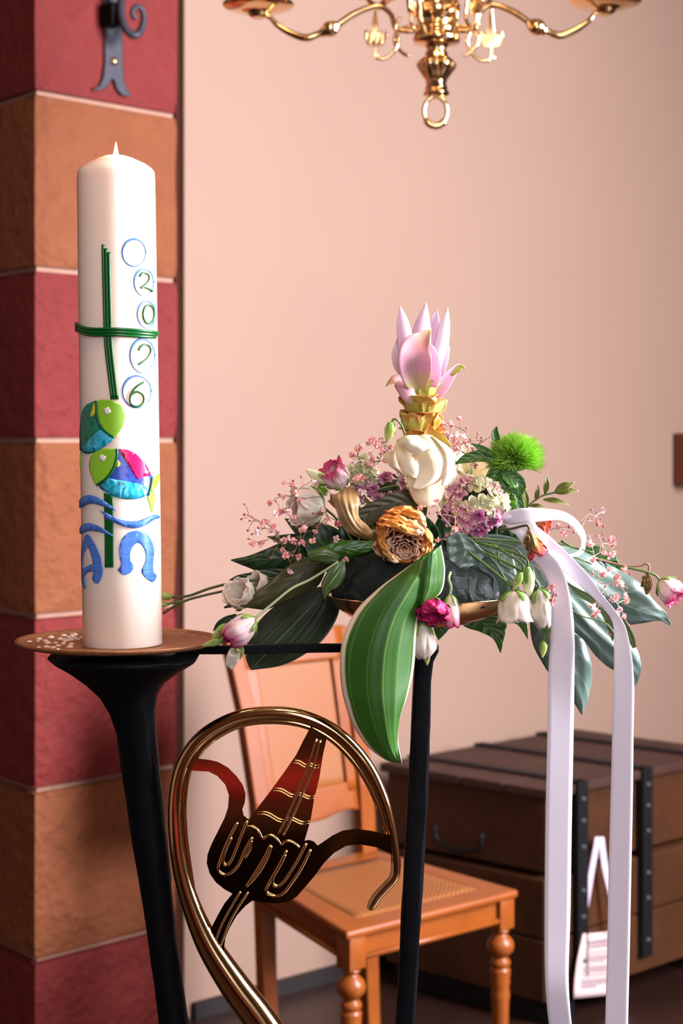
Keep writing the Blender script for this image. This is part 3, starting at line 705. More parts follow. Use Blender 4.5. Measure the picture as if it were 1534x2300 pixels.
def strand(pts, r, mat, name, parent, off=0, n=None, fl=.7):
    q = cat_rom([V((a, b, 0)) for a, b in pts], n or len(pts)*8)
    q = [to_cyl(p.x, p.y) for p in q]
    return MB().tube([cylp(a, b, off+r*.3) for a, b in q], r, 8, len(q)).build(name, mat, parent)
m_gr = simple('green_wax', sr(4, 84, 30), .3, 0, .1); m_lime = simple('lime_wax', sr(140, 200, 44), .35, 0, .05)
t = NT('blue_pearl_wax'); tc = t.n('ShaderNodeTexCoord'); mp = t.n('ShaderNodeMapping'); mp.inputs['Scale'].default_value = (30, 30, 600); t.l(tc.outputs['Object'], mp.inputs[0])
t.col(t.mix(t.noise(1, 3, vec=mp.outputs[0]), sr(30, 84, 190), sr(96, 150, 232))); m_bl = t.set(Roughness=.28, Metallic=.15)
t = NT('pale_blue_pearl_wax'); tc = t.n('ShaderNodeTexCoord'); mp = t.n('ShaderNodeMapping'); mp.inputs['Scale'].default_value = (500, 500, 60); t.l(tc.outputs['Object'], mp.inputs[0])
t.col(t.mix(t.noise(1, 3, vec=mp.outputs[0]), sr(36, 80, 190), sr(110, 156, 232))); m_pb = t.set(Roughness=.3, Metallic=.1)
t = NT('painted_teal'); f = t.noise(160, 5, dist=1.2); t.col(t.ramp(f, [(.3, sr(10, 70, 60)), (.48, sr(10, 134, 96)), (.62, sr(14, 120, 90)), (.75, sr(60, 170, 190))])); m_teal = t.set(Roughness=.25)
t = NT('painted_cyan'); f = t.noise(150, 5, dist=1.2); t.col(t.ramp(f, [(.32, sr(14, 110, 120)), (.5, sr(40, 178, 210)), (.7, sr(90, 200, 225))])); m_cy = t.set(Roughness=.25)
t = NT('painted_purple'); f = t.noise(150, 5, dist=1.4); t.col(t.ramp(f, [(.34, sr(50, 30, 120)), (.5, sr(50, 90, 190)), (.62, sr(70, 40, 130)), (.72, sr(30, 130, 160))])); m_pu = t.set(Roughness=.25)
m_mag = simple('magenta_wax', sr(222, 20, 92), .25, 0, .05); m_yel = simple('yellow_wax', sr(214, 200, 60), .3); m_eye = simple('pearl_wax', sr(250, 238, 244), .2)
A4 = lambda p: cpx(p, 150, 300, 3.832)
A5 = lambda p: cpx(p, 150, 880, 3.832)
for k in range(3):
    strand(A4([(315+25*k, 955+33*k), (322+24*k, 1300), (330+24*k, 1600), (334+24*k, 1750), (345+24*k, 1900), (392+22*k, 2288)]), .0016, m_gr, 'cross_upright', candle)
for k in range(3):
    e = 765-10*k
    strand(A4([(60, 1625+24*k), (90, 1640+24*k), (150, 1668+24*k), (230, 1683+26*k), (330, 1684+26*k), (450, 1684+26*k), (600, 1694+26*k), (700, 1704+24*k), (e, 1716+20*k)]), .0016, m_gr, 'cross_arm', candle, .0014)
decal(A5([(322, 870), (398, 892), (404, 1200), (402, 1512), (330, 1512), (328, 1200)]), m_gr, 'cross_foot', candle, 0, .001, smooth=False)
for cx, cy, rx, ry in ((580, 1025, 100, 118), (664, 1280, 82, 116), (687, 1556, 76, 114), (652, 1912, 104, 146), (605, 2222, 122, 138)):
    n = 48; rg_ = []
    for side in (1, -1):
        for k in range(n+1):
            a = 2*PI*k/n if side == 1 else 2*PI*(1-k/n)
            wd = (12+9*max(0, math.cos(a+PI*.75)))/2*side
            rg_.append((cx+(rx+wd)*math.cos(a), cy+(ry+wd)*math.sin(a)))
    # ring as a strip
    outer, inner = [to_cyl(*A4([p])[0]) for p in rg_[:n+1]], [to_cyl(*A4([p])[0]) for p in rg_[n+1:][::-1]]
    mb = MB(); mb.add([cylp(a, b, 0) for a, b in outer]+[cylp(a, b, 0) for a, b in inner], [(i, i+1, i+n+2, i+n+1) for i in range(n)])
    mb.build('year_ring', m_pb, candle, solid=.0005)
dg = [[(622, 1232), (640, 1205), (672, 1200), (697, 1222), (700, 1255), (682, 1288), (650, 1315), (630, 1330)], [(630, 1330), (655, 1322), (690, 1332), (728, 1358)],
      [(697+46*math.sin(a), 1556-80*math.cos(a)) for a in [k*2*PI/14 for k in range(15)]],
      [(612, 1868), (632, 1832), (665, 1815), (698, 1825), (714, 1865), (705, 1905), (675, 1945), (640, 1970), (612, 1988)],
      [(658, 2140), (600, 2175), (560, 2225), (542, 2280), (550, 2325), (580, 2347), (620, 2345), (650, 2318), (657, 2275), (640, 2240), (605, 2222), (575, 2230), (552, 2250)]]
for p in dg: strand(A4(p), .0011, m_gr, 'year_digit', candle, .0006)
# fish
f1 = decal(A5([(252, 75), (205, 95), (165, 120), (135, 180), (122, 260), (114, 340), (112, 420), (118, 470), (135, 515), (170, 532), (215, 528), (270, 508), (340, 460), (408, 397), (340, 345), (290, 285), (262, 200)]), m_teal, 'fish_body', candle)
decal(A5([(135, 480), (210, 400), (295, 325), (350, 360), (402, 402), (340, 458), (270, 505), (215, 520), (160, 515)]), m_cy, 'painted_patch', f1, .0005, .0003)
decal(A5([(232, 110), (245, 95), (250, 150), (240, 200), (205, 215), (215, 170)]), m_yel, 'painted_patch', f1, .0005, .0003)
h1 = decal(A5([(255, 78), (330, 66), (410, 82), (470, 122), (498, 180), (500, 230), (480, 300), (445, 355), (410, 397), (345, 350), (292, 288), (262, 200)]), m_lime, 'fish_head', candle, .0001)
strand(A5([(257, 80), (264, 190), (290, 285), (340, 345), (408, 395)]), .0014, m_gr, 'gill_line', f1)
decal(A5([(318, 150), (358, 130), (382, 174), (342, 196)]), m_eye, 'eye', h1, .0005, .0005, smooth=False)
decal(A5([(106, 385), (116, 400), (122, 500), (108, 505)]), m_gr, 'fish_tail', candle, 0, smooth=False)
decal(A5([(118, 530), (124, 560), (124, 640), (122, 675), (116, 640)]), m_lime, 'fish_tail', candle, 0, smooth=False)
f2 = decal(A5([(440, 491), (520, 500), (600, 538), (665, 605), (718, 706), (738, 745), (715, 850), (690, 888), (620, 918), (520, 926), (420, 905), (340, 865), (280, 808), (345, 745), (405, 655), (435, 560)]), m_pu, 'fish_body', candle)
decal(A5([(448, 494), (530, 503), (600, 542), (665, 610), (716, 708), (660, 730), (602, 744), (545, 650), (485, 560)]), m_mag, 'painted_patch', f2, .0005, .0003)
decal(A5([(290, 808), (350, 748), (440, 760), (540, 775), (640, 800), (690, 840), (680, 888), (600, 916), (500, 922), (410, 900), (340, 862)]), m_cy, 'painted_patch', f2, .0005, .0003)
decal(A5([(440, 585), (462, 620), (440, 650), (425, 640)]), m_yel, 'painted_patch', f2, .0005, .0003)
h2 = decal(A5([(425, 490), (350, 488), (285, 497), (230, 530), (202, 590), (200, 660), (225, 740), (262, 803), (345, 742), (402, 655), (430, 560)]), m_lime, 'fish_head', candle, .0001)
strand(A5([(432, 490), (430, 560), (402, 657), (345, 743), (264, 803)]), .0014, m_gr, 'gill_line', f2)
strand(A5([(729, 738), (718, 810), (697, 890)]), .0014, m_gr, 'tail_line', f2)
decal(A5([(300, 535), (345, 562), (322, 604), (280, 576)]), m_eye, 'eye', h2, .0005, .0005, smooth=False)
decal(A5([(735, 748), (765, 730), (796, 700), (790, 760), (755, 828), (722, 850)]), m_lime, 'fish_tail', candle, 0)
decal(A5([(700, 888), (738, 850), (754, 905), (745, 980), (730, 1040), (708, 960), (690, 905)]), m_lime, 'fish_tail', candle, 0)
for p in ([(120, 935), (150, 903), (200, 887), (260, 903), (330, 942), (430, 1022), (330, 988), (250, 963), (190, 966), (122, 1000)],
          [(285, 1022), (340, 1040), (420, 1083), (500, 1108), (600, 1110), (680, 1082), (740, 1060), (780, 1066), (788, 1085), (740, 1100), (680, 1142), (620, 1168), (560, 1172), (480, 1155), (400, 1120), (345, 1088), (318, 1045)],
          [(121, 1175), (150, 1142), (200, 1128), (270, 1150), (330, 1185), (400, 1238), (330, 1216), (260, 1199), (190, 1196), (122, 1225)]):
    decal(A5(p), m_bl, 'wave', candle, .0012)
al = decal(A5([(155, 1260), (168, 1233), (185, 1230), (215, 1260), (260, 1340), (300, 1440), (312, 1530), (300, 1600), (270, 1650), (238, 1640), (222, 1600), (232, 1560), (230, 1480), (212, 1400), (192, 1342), (172, 1338)]), m_bl, 'alpha_letter', candle)
decal(A5([(153, 1262), (176, 1335), (152, 1390), (141, 1450), (143, 1520), (142, 1570), (155, 1620), (166, 1680), (150, 1693), (136, 1660), (126, 1560), (122, 1450), (132, 1330)]), m_bl, 'letter_stroke', al, .0001)
decal(A5([(140, 1522), (180, 1505), (228, 1480), (234, 1520), (225, 1548), (185, 1552), (158, 1582), (148, 1600)]), m_bl, 'letter_stroke', al, .0002)
decal(A5([(438, 1530), (466, 1485), (456, 1430), (450, 1350), (475, 1270), (530, 1212), (600, 1195), (670, 1215), (725, 1280), (748, 1370), (740, 1470), (742, 1545), (768, 1585), (740, 1636), (700, 1620), (658, 1582), (642, 1535), (670, 1470), (678, 1400), (652, 1330), (612, 1300), (572, 1325), (545, 1390), (550, 1450), (575, 1500), (550, 1552), (500, 1577), (462, 1560)]), m_bl, 'omega_letter', candle)
# ================================================================ bowl with dark floral foam
bc = P(944, 1338, DB)
bowl = thing('bowl', 'shallow speckled brass bowl full of dark foam under the flowers', 'bowl', bc)
rb = 205*DB/F; pxm = DB/F
MB().lathe([(0, -.0305), (rb*.30, -.0302), (rb*.55, -.027), (rb*.8, -.0195), (rb*.95, -.009), (rb, 0), (rb*1.01, .0012), (rb*.985, .001), (rb*.93, -.007), (rb*.5, -.022), (0, -.026)], bc, 72).build('shell', m_bowl, bowl)
t = NT('dark_cellophane'); f = t.noise(35, 6, dist=1.5); t.col(t.mix(f, (.004, .006, .006), (.03, .04, .035))); t.bump(f, .5, .01); m_foam = t.set(Roughness=.16, Specular_IOR_Level=.04)
m = MB(); prf = [(0, .052), (rb*.4, .050), (rb*.7, .040), (rb*.88, .022), (rb*.94, .004), (rb*.92, -.006), (rb*.6, -.012), (0, -.014)]
m.lathe(prf, bc, 80, mod=lambda a, i: 1+.045*math.sin(a*11+i)+.03*math.sin(a*17+i*2)); m.build('wrapped_foam', m_foam, bowl)
# ================================================================ FLOWERS AND LEAVES
def PP(L, d=None):
    """[(x,y) or (x,y,D)] -> world points"""
    return [P(q[0], q[1], q[2] if len(q) > 2 else d) for q in L]
def lin(L, d0, d1):
    n = len(L); return [P(q[0], q[1], q[2] if len(q) > 2 else d0+(d1-d0)*i/(n-1)) for i, q in enumerate(L)]
cream = sr(232, 214, 186)
m_hosta = leafmat('hosta_leaf', sr(54, 108, 22), sr(112, 156, 66), 'parallel', cream, .5, 5, sr(34, 82, 12), mw=.87, vw=.86)
m_hostad = leafmat('dark_hosta_leaf', sr(48, 64, 42), sr(110, 124, 96), 'parallel', sr(190, 190, 170), .4, 6, sr(34, 52, 34), mw=.985, vw=.86)
m_brownleaf = leafmat('brown_green_leaf', sr(74, 70, 34), sr(96, 92, 50), 'pinnate', None, .4, 7, sr(50, 56, 26))
m_fat = leafmat('dark_fatsia_leaf', sr(38, 66, 34), sr(92, 118, 74), 'pinnate', None, .3, 6, sr(24, 48, 24))
m_fatb = leafmat('glossy_fatsia_leaf', sr(112, 134, 124), sr(160, 178, 166), 'pinnate', None, .36, 5, sr(70, 98, 84), coat=.3)
m_fatg = leafmat('bright_green_leaf', sr(64, 112, 30), sr(110, 150, 60), 'pinnate', None, .35, 6, sr(40, 86, 18))
m_lis = leafmat('small_green_leaf', sr(84, 108, 58), sr(130, 150, 96), 'parallel', None, .3, 3, sr(58, 84, 40))
m_twig = leafmat('olive_leaflet', sr(124, 124, 56), sr(160, 158, 96), 'pinnate', sr(206, 200, 150), .35, 6, sr(92, 100, 44), mw=.97)
m_tan = leafmat('withered_leaf', sr(178, 134, 78), sr(196, 160, 110), 'parallel', sr(216, 170, 122), .55, 5, sr(104, 92, 52), mw=.9)
m_stem = simple('green_stem', sr(86, 112, 54), .4, 0, .2, 60); m_stemp = simple('pale_stem', sr(160, 180, 130), .4, 0, .15, 60); m_stemd = simple('dark_stem', sr(66, 74, 40), .45, 0, .2, 60)
m_gst = simple('thin_brown_stem', sr(136, 98, 76), .6, 0, .15); m_gstl = simple('pink_thin_stem', sr(190, 150, 140), .6, 0, .15)
m_blo = simple('coral_pink_blossom', sr(252, 178, 172), .6, 0, .12, 400); m_blo2 = simple('pink_blossom', sr(252, 204, 204), .6, 0, .2, 400); m_bud = simple('rosy_bud', sr(168, 92, 92), .6)
m_cre = vgrad('cream_rose_petal', [(0, sr(226, 214, 160)), (.35, sr(244, 232, 200)), (1, sr(252, 244, 228))], .5, .05, .22, sss=.1)
m_dried = vgrad('dried_orange_petal', [(0, sr(196, 104, 30)), (.5, sr(240, 164, 76)), (.8, sr(244, 190, 122)), (1, sr(244, 214, 180))], .6, .3, .2, sr(222, 190, 158), .93)
m_driedin = vgrad('dried_inner_petal', [(0, sr(176, 76, 20)), (.5, sr(216, 126, 60)), (.85, sr(228, 180, 140)), (1, sr(236, 206, 186))], .65, .3, .15)
m_whi = vgrad('white_petal', [(0, sr(200, 204, 150)), (.25, sr(240, 232, 214)), (1, sr(250, 240, 230))], .5, .08, .42)
m_pkw = vgrad('white_petal_magenta_rim', [(0, sr(214, 214, 160)), (.3, sr(248, 228, 222)), (.7, sr(248, 222, 224)), (1, sr(214, 40, 120))], .5, .12, .38, sr(206, 34, 112), 1.0)
m_mgp = vgrad('magenta_petal', [(0, sr(226, 90, 140)), (.4, sr(206, 34, 110)), (1, sr(196, 20, 96))], .5, .2, .15)
m_grb = vgrad('green_bud_skin', [(0, sr(110, 140, 50)), (.5, sr(170, 186, 96)), (1, sr(206, 206, 140))], .4, .15, .15)
m_wgb = vgrad('pale_bud_skin', [(0, sr(140, 170, 66)), (.3, sr(214, 218, 160)), (1, sr(244, 238, 214))], .4, .12, .2)
m_sep = simple('green_sepal', sr(110, 150, 50), .4, 0, .2, 60)
m_wilt = simple('wilted_brown', sr(112, 88, 40), .55, 0, .45, 120, .4, 200)
m_cup = vgrad('curcuma_pink', [(0, sr(232, 170, 200)), (.3, sr(240, 200, 226)), (.9, sr(246, 222, 240)), (1, sr(226, 170, 170))], .4, .12, .3)
m_cuw = vgrad('curcuma_white', [(0, sr(236, 190, 216)), (.4, sr(248, 232, 246)), (.88, sr(252, 240, 250)), (1, sr(224, 176, 160))], .4, .08, .3)
m_cub = vgrad('curcuma_brown_tip', [(0, sr(200, 200, 110)), (.3, sr(224, 170, 190)), (.65, sr(206, 140, 140)), (1, sr(176, 138, 80))], .45, .15, .25)
m_cug = vgrad('curcuma_green', [(0, sr(170, 156, 50)), (.5, sr(200, 196, 100)), (.85, sr(214, 208, 126)), (1, sr(206, 150, 80))], .45, .15, .25)
m_cuo = vgrad('curcuma_orange', [(0, sr(176, 160, 60)), (.45, sr(206, 172, 66)), (.8, sr(214, 150, 66)), (1, sr(196, 120, 60))], .45, .2, .2)
m_cuo2 = vgrad('curcuma_olive', [(0, sr(190, 180, 70)), (.6, sr(200, 180, 70)), (.9, sr(216, 158, 80)), (1, sr(210, 140, 80))], .45, .2, .2)
m_gdi = simple('lime_green_filament', sr(140, 196, 60), .5, 0, .35, 120); m_gdl = simple('light_green_filament', sr(186, 220, 110), .5, 0, .25, 120)
m_hy1 = vgrad('hydrangea_green', [(0, sr(190, 190, 150)), (.5, sr(206, 210, 160)), (1, sr(226, 214, 184))], .55, .3, .2)
m_hy2 = vgrad('hydrangea_pink', [(0, sr(196, 100, 150)), (.5, sr(222, 160, 180)), (1, sr(226, 196, 190))], .55, .3, .2)
m_hy3 = vgrad('hydrangea_violet', [(0, sr(150, 50, 110)), (.6, sr(196, 110, 160)), (1, sr(216, 160, 186))], .55, .3, .2)
def leaf(label, L, M, R, mat, name='leaf', d=1.75, cat='leaf', group=None, nu=16, nv=36, th=.0006, **kw):
    m = MB().sheet(PP(L, d), PP(M, d), PP(R, d), nu, nv, **kw)
    o = m.build(name, mat, solid=th); return tag(o, label, cat, group)
# ---------------- the big leaves
leaf('large green hosta leaf with cream rim hanging in front of the bowl',
     [(932, 1262, 1.655), (900, 1285, 1.645), (850, 1322, 1.64), (797, 1376, 1.635), (767, 1450, 1.63), (766, 1535, 1.63), (785, 1610, 1.63), (820, 1670, 1.632), (862, 1704, 1.635), (893, 1714, 1.635)],
     [(952, 1248, 1.655), (940, 1290, 1.63), (915, 1335, 1.622), (886, 1388, 1.618), (866, 1460, 1.615), (860, 1540, 1.615), (864, 1600, 1.615), (872, 1655, 1.62), (884, 1695, 1.63), (897, 1714, 1.632)],
     [(988, 1226, 1.665), (998, 1282, 1.66), (987, 1330, 1.66), (945, 1366, 1.65), (935, 1420, 1.64), (929, 1500, 1.64), (915, 1560, 1.635), (900, 1605, 1.635), (893, 1655, 1.635), (903, 1714, 1.63)], m_hosta, 'hosta_leaf', nu=44, nv=60, veins=6, vamp=.00012, ruf=.0012, rf=6)
hf_ = MB().sheet(PP([(946, 1262), (938, 1300), (936, 1336), (940, 1362)], 1.635), PP([(972, 1240), (968, 1290), (962, 1330), (948, 1360)], 1.628), PP([(990, 1224), (999, 1280), (990, 1330), (946, 1366)], 1.648), 12, 20, crk=.001).build('folded_lobe', m_hosta, bpy.data.objects['hosta_leaf'], solid=.0006)
leaf('dark green ribbed hosta leaf spread behind the black crossbar',
     [(728, 1316, 1.80), (680, 1328, 1.81), (610, 1368, 1.815), (565, 1420, 1.815), (552, 1470, 1.81), (562, 1504, 1.80)],
     [(735, 1318, 1.80), (700, 1362, 1.795), (655, 1408, 1.795), (610, 1455, 1.795), (580, 1487, 1.80), (563, 1504, 1.80)],
     [(745, 1320, 1.80), (764, 1348, 1.80), (752, 1398, 1.80), (712, 1450, 1.80), (640, 1492, 1.80), (565, 1505, 1.80)], m_hostad, 'hosta_leaf', nu=30, nv=44, veins=7, vamp=.0006)
leaf('brownish green pointed leaf reaching down left over the white flowers',
     [(770, 1225), (694, 1249), (640, 1276), (592, 1318), (548, 1350), (517, 1357), (503, 1364)],
     [(770, 1250), (715, 1262), (658, 1303), (608, 1338), (560, 1360), (520, 1359), (503, 1365)],
     [(765, 1275), (738, 1272), (712, 1318), (652, 1346), (596, 1369), (560, 1360), (504, 1366)], m_brownleaf, d=1.745, bulge=.006)
leaf('dark green toothed leaf pointing left under the pink sprays',
     [(720, 1190), (660, 1205), (610, 1228), (560, 1248), (519, 1257)], [(720, 1240), (660, 1246), (610, 1254), (560, 1257), (519, 1258)],
     [(700, 1305), (650, 1300), (600, 1291), (556, 1274), (519, 1259)], m_fat, 'fatsia_leaf', 1.80, bulge=.006, ruf=.001)
leaf('narrow dark leaf lobe pointing left above the long stems',
     [(670, 1278), (600, 1278), (560, 1286), (533, 1292), (515, 1302)], [(665, 1290), (600, 1290), (560, 1294), (533, 1300), (515, 1303)], [(665, 1305), (600, 1303), (560, 1300), (533, 1304), (515, 1304)], m_fat, 'fatsia_leaf', 1.79)
leaf('small dark serrated leaf behind the magenta tipped bud', [(530, 1378), (505, 1385), (487, 1398), (478, 1416)], [(530, 1390), (508, 1395), (492, 1405), (478, 1417)], [(525, 1402), (508, 1407), (495, 1410), (478, 1418)], m_fat, 'serrated_leaf', 1.79)
# filler foliage in the heart of the arrangement
fill = [((800, 1300), (640, 1165), 46, 1.80), ((800, 1290), (600, 1205), 34, 1.80), ((830, 1300), (760, 1120), 40, 1.79), ((930, 1260), (780, 1160), 44, 1.78), ((960, 1290), (830, 1150), 40, 1.76), ((980, 1290), (900, 1130), 40, 1.79), ((1020, 1300), (1010, 1120), 50, 1.80), ((1060, 1290), (1100, 1130), 40, 1.80), ((1100, 1290), (1190, 1160), 40, 1.80), ((860, 1330), (700, 1225), 40, 1.77), ((850, 1345), (745, 1310), 40, 1.78), ((1080, 1290), (980, 1150), 40, 1.77)]
FL_LAB = ['dark green leaf behind the white flower on the left', 'dark green leaf under the wide pink spray at the left', 'dark green leaf between the white flower and the withered tan leaf', 'dark green leaf directly behind the withered tan leaf', 'dark green leaf between the withered tan leaf and the dried rose', 'dark green leaf behind the upper edge of the dried rose', 'dark green leaf behind the hydrangea and below the cream rose', 'dark green leaf behind the right side of the hydrangea', 'dark green leaf behind the knot of the white ribbon', 'dark green leaf above the left side of the dark foam', 'dark green leaf lowest over the left side of the foam', 'dark green leaf right beside the dried rose below the hydrangea']
for i, (a, b, w_, d) in enumerate(fill):
    a3, b3 = P(a[0], a[1], d+.01), P(b[0], b[1], d-.01+.02*random.random()); mid = a3.lerp(b3, .5)+V((0, -.012, .008)); ww = w_*d/F
    o = MB().pet([a3, mid, b3], [ww*.3, ww*.85, ww, ww*.8, ww*.4, .0003], n=(0, -1, .5), cup=.25, nu=10, nv=20, ruf=.001, seed=i).build('leaf', m_fat, solid=.0006)
    tag(o, FL_LAB[i], 'leaf')
leaf('long dark leaf under the tall cream rose running behind the dried rose', [(960, 1115), (900, 1105), (850, 1120), (800, 1150), (790, 1180)], [(960, 1140), (900, 1128), (850, 1140), (815, 1165), (800, 1190)], [(955, 1170), (900, 1160), (860, 1165), (830, 1185), (810, 1200)], m_brownleaf, d=1.74)
leaf('curled pale edged green leaf under the pink spray on the left', [(688, 1236), (700, 1236), (725, 1228), (760, 1215), (815, 1214), (850, 1217)], [(692, 1250), (710, 1245), (735, 1240), (765, 1232), (810, 1232), (850, 1222)], [(700, 1262), (722, 1262), (748, 1262), (780, 1250), (815, 1244), (850, 1228)], m_fatg, 'curled_leaf', 1.70, ruf=.002, bulge=.004)
leaf('small glossy cupped leaf at the top of the pale lisianthus stem', [(764, 1248), (735, 1230), (712, 1236), (692, 1240), (694, 1254)], [(762, 1256), (735, 1246), (715, 1246), (702, 1250), (696, 1256)], [(760, 1262), (735, 1266), (715, 1262), (704, 1260), (697, 1258)], m_lis, 'curled_leaf', 1.685, bulge=.004)
leaf('glossy curling leaf with pale edge hanging above the left bowl rim', [(768, 1258), (745, 1270), (732, 1290), (722, 1312), (724, 1330), (728, 1345)], [(772, 1262), (760, 1285), (745, 1305), (734, 1320), (730, 1335), (729, 1346)], [(774, 1262), (776, 1290), (760, 1318), (742, 1328), (734, 1338), (730, 1347)], m_lis, 'curled_leaf', 1.68, bulge=.005)
# right hand fatsia leaves
leaf('broad glaucous leaf stretching to the far right behind the ribbon',
     [(1150, 1215, 1.76), (1230, 1220, 1.77), (1310, 1240, 1.775), (1390, 1280, 1.78), (1440, 1312, 1.78), (1470, 1350, 1.78), (1495, 1376, 1.78), (1508, 1405, 1.78)],
     [(1150, 1240, 1.75), (1230, 1262, 1.755), (1300, 1298, 1.76), (1370, 1340, 1.765), (1420, 1365, 1.77), (1462, 1380, 1.775), (1490, 1390, 1.78), (1508, 1406, 1.78)],
     [(1150, 1262, 1.76), (1215, 1300, 1.765), (1280, 1345, 1.77), (1340, 1380, 1.775), (1390, 1402, 1.78), (1440, 1400, 1.78), (1480, 1394, 1.78), (1507, 1407, 1.78)], m_fatb, 'fatsia_leaf', veins=3, vamp=.0012, ruf=.0018, nu=24, nv=48)
leaf('grey green leaf hanging between the two ribbon tails, behind the right one',
     [(1180, 1240, 1.755), (1240, 1262, 1.755), (1300, 1310, 1.76), (1352, 1368, 1.765), (1405, 1420, 1.77), (1432, 1462, 1.77), (1440, 1505, 1.77), (1428, 1540, 1.77)],
     [(1180, 1262, 1.75), (1232, 1300, 1.75), (1285, 1360, 1.75), (1330, 1410, 1.755), (1380, 1455, 1.76), (1410, 1490, 1.765), (1425, 1515, 1.77), (1428, 1541, 1.77)],
     [(1170, 1290, 1.755), (1215, 1345, 1.755), (1262, 1400, 1.755), (1306, 1432, 1.76), (1340, 1475, 1.765), (1375, 1503, 1.77), (1408, 1510, 1.77), (1427, 1542, 1.77)], m_fatb, 'fatsia_leaf', veins=3, vamp=.0014, ruf=.0015, nu=24, nv=48)
leaf('dark drooping leaf with silvery tip behind the left ribbon tail',
     [(1185, 1290, 1.77), (1190, 1345, 1.775), (1190, 1400, 1.78), (1198, 1448, 1.78), (1217, 1486, 1.78), (1245, 1528, 1.78), (1280, 1565, 1.78), (1305, 1603, 1.78)],
     [(1220, 1285, 1.765), (1232, 1345, 1.765), (1240, 1400, 1.765), (1258, 1448, 1.765), (1275, 1490, 1.765), (1290, 1530, 1.77), (1300, 1570, 1.775), (1306, 1604, 1.78)],
     [(1250, 1285, 1.77), (1275, 1345, 1.775), (1290, 1404, 1.775), (1313, 1435, 1.775), (1326, 1475, 1.775), (1329, 1530, 1.78), (1318, 1575, 1.78), (1307, 1605, 1.78)], m_fatb, 'fatsia_leaf', veins=3, vamp=.0014, ruf=.0012, nu=24, nv=48)
leaf('bright green leaf rising behind the pink sprays on the right', [(1290, 1238), (1320, 1226), (1350, 1228), (1380, 1248), (1399, 1282)], [(1290, 1255), (1320, 1248), (1350, 1252), (1378, 1265), (1399, 1283)], [(1290, 1275), (1320, 1276), (1350, 1282), (1378, 1284), (1398, 1284)], m_fatg, d=1.80)
leaf('glossy grey green toothed leaf over the dark foam beside the dried rose',
     [(1012, 1190), (1003, 1212), (1005, 1240), (1010, 1268), (1008, 1284)], [(1030, 1196), (1040, 1218), (1045, 1238), (1035, 1262), (1018, 1282)], [(1040, 1198), (1066, 1218), (1086, 1244), (1070, 1268), (1030, 1278)], m_fatb, d=1.69, veins=2, vamp=.001, ruf=.001)
leaf('pale blue green leaf lobe curling down over the right rim of the bowl',
     [(1105, 1236), (1094, 1256), (1092, 1274), (1110, 1292), (1121, 1320), (1122, 1350)], [(1125, 1240), (1120, 1262), (1122, 1280), (1138, 1300), (1140, 1325), (1132, 1352)], [(1150, 1240), (1156, 1266), (1160, 1290), (1168, 1315), (1162, 1340), (1140, 1352)], m_fatb, d=1.70, bulge=.003)
leaf('dark leaf spread flat under the thin stems right of the dried rose',
     [(1060, 1205), (1110, 1200), (1160, 1210), (1210, 1240), (1250, 1275)], [(1060, 1232), (1110, 1235), (1160, 1250), (1205, 1275), (1245, 1300)], [(1060, 1255), (1110, 1275), (1150, 1300), (1195, 1320), (1240, 1320)], m_fatb, d=1.745)
leaf('green pointed leaf hanging below the right side of the bowl', [(1020, 1385), (1045, 1408), (1080, 1420), (1108, 1436), (1123, 1466)], [(1060, 1380), (1085, 1398), (1105, 1412), (1118, 1436), (1124, 1466)], [(1120, 1375), (1138, 1392), (1137, 1412), (1131, 1438), (1125, 1467)], m_fatg, d=1.79, ruf=.001)
leaf('small green leaf tip beside the white bell flower under the bowl', [(1120, 1375), (1140, 1395), (1160, 1402), (1172, 1415), (1185, 1436)], [(1140, 1370), (1155, 1385), (1170, 1398), (1180, 1415), (1185, 1436)], [(1165, 1370), (1175, 1385), (1182, 1398), (1185, 1415), (1186, 1437)], m_fatg, d=1.79)
leaf('tiny green leaf tip behind the top of the square post', [(972, 1390), (972, 1405), (978, 1425), (984, 1437)], [(990, 1390), (990, 1405), (988, 1425), (984, 1438)], [(1018, 1390), (1012, 1408), (998, 1425), (985, 1438)], m_fatg, d=1.79)
# withered leaf left of centre
leaf('withered tan leaf curling over beside the magenta rimmed bud', [(742, 1128, 1.72), (742, 1108, 1.70), (755, 1145, 1.69), (768, 1180, 1.69), (790, 1200, 1.69), (815, 1210, 1.69), (843, 1213, 1.70)], [(775, 1096, 1.72), (772, 1120, 1.685), (782, 1155, 1.68), (796, 1180, 1.68), (812, 1196, 1.68), (828, 1204, 1.685), (842, 1212, 1.70)], [(800, 1104, 1.72), (806, 1125, 1.69), (804, 1148, 1.69), (808, 1165, 1.69), (824, 1180, 1.69), (836, 1195, 1.69), (843, 1211, 1.70)], m_tan, 'withered_leaf', ruf=.003, rf=7, veins=4, vamp=.0008, nu=24)
leaf('tan dry leaf edge behind the curled withered leaf', [(735, 1125), (745, 1135), (760, 1150)], [(760, 1115), (765, 1130), (775, 1150)], [(790, 1110), (795, 1130), (795, 1150)], m_tan, 'withered_leaf', d=1.75, nv=12)
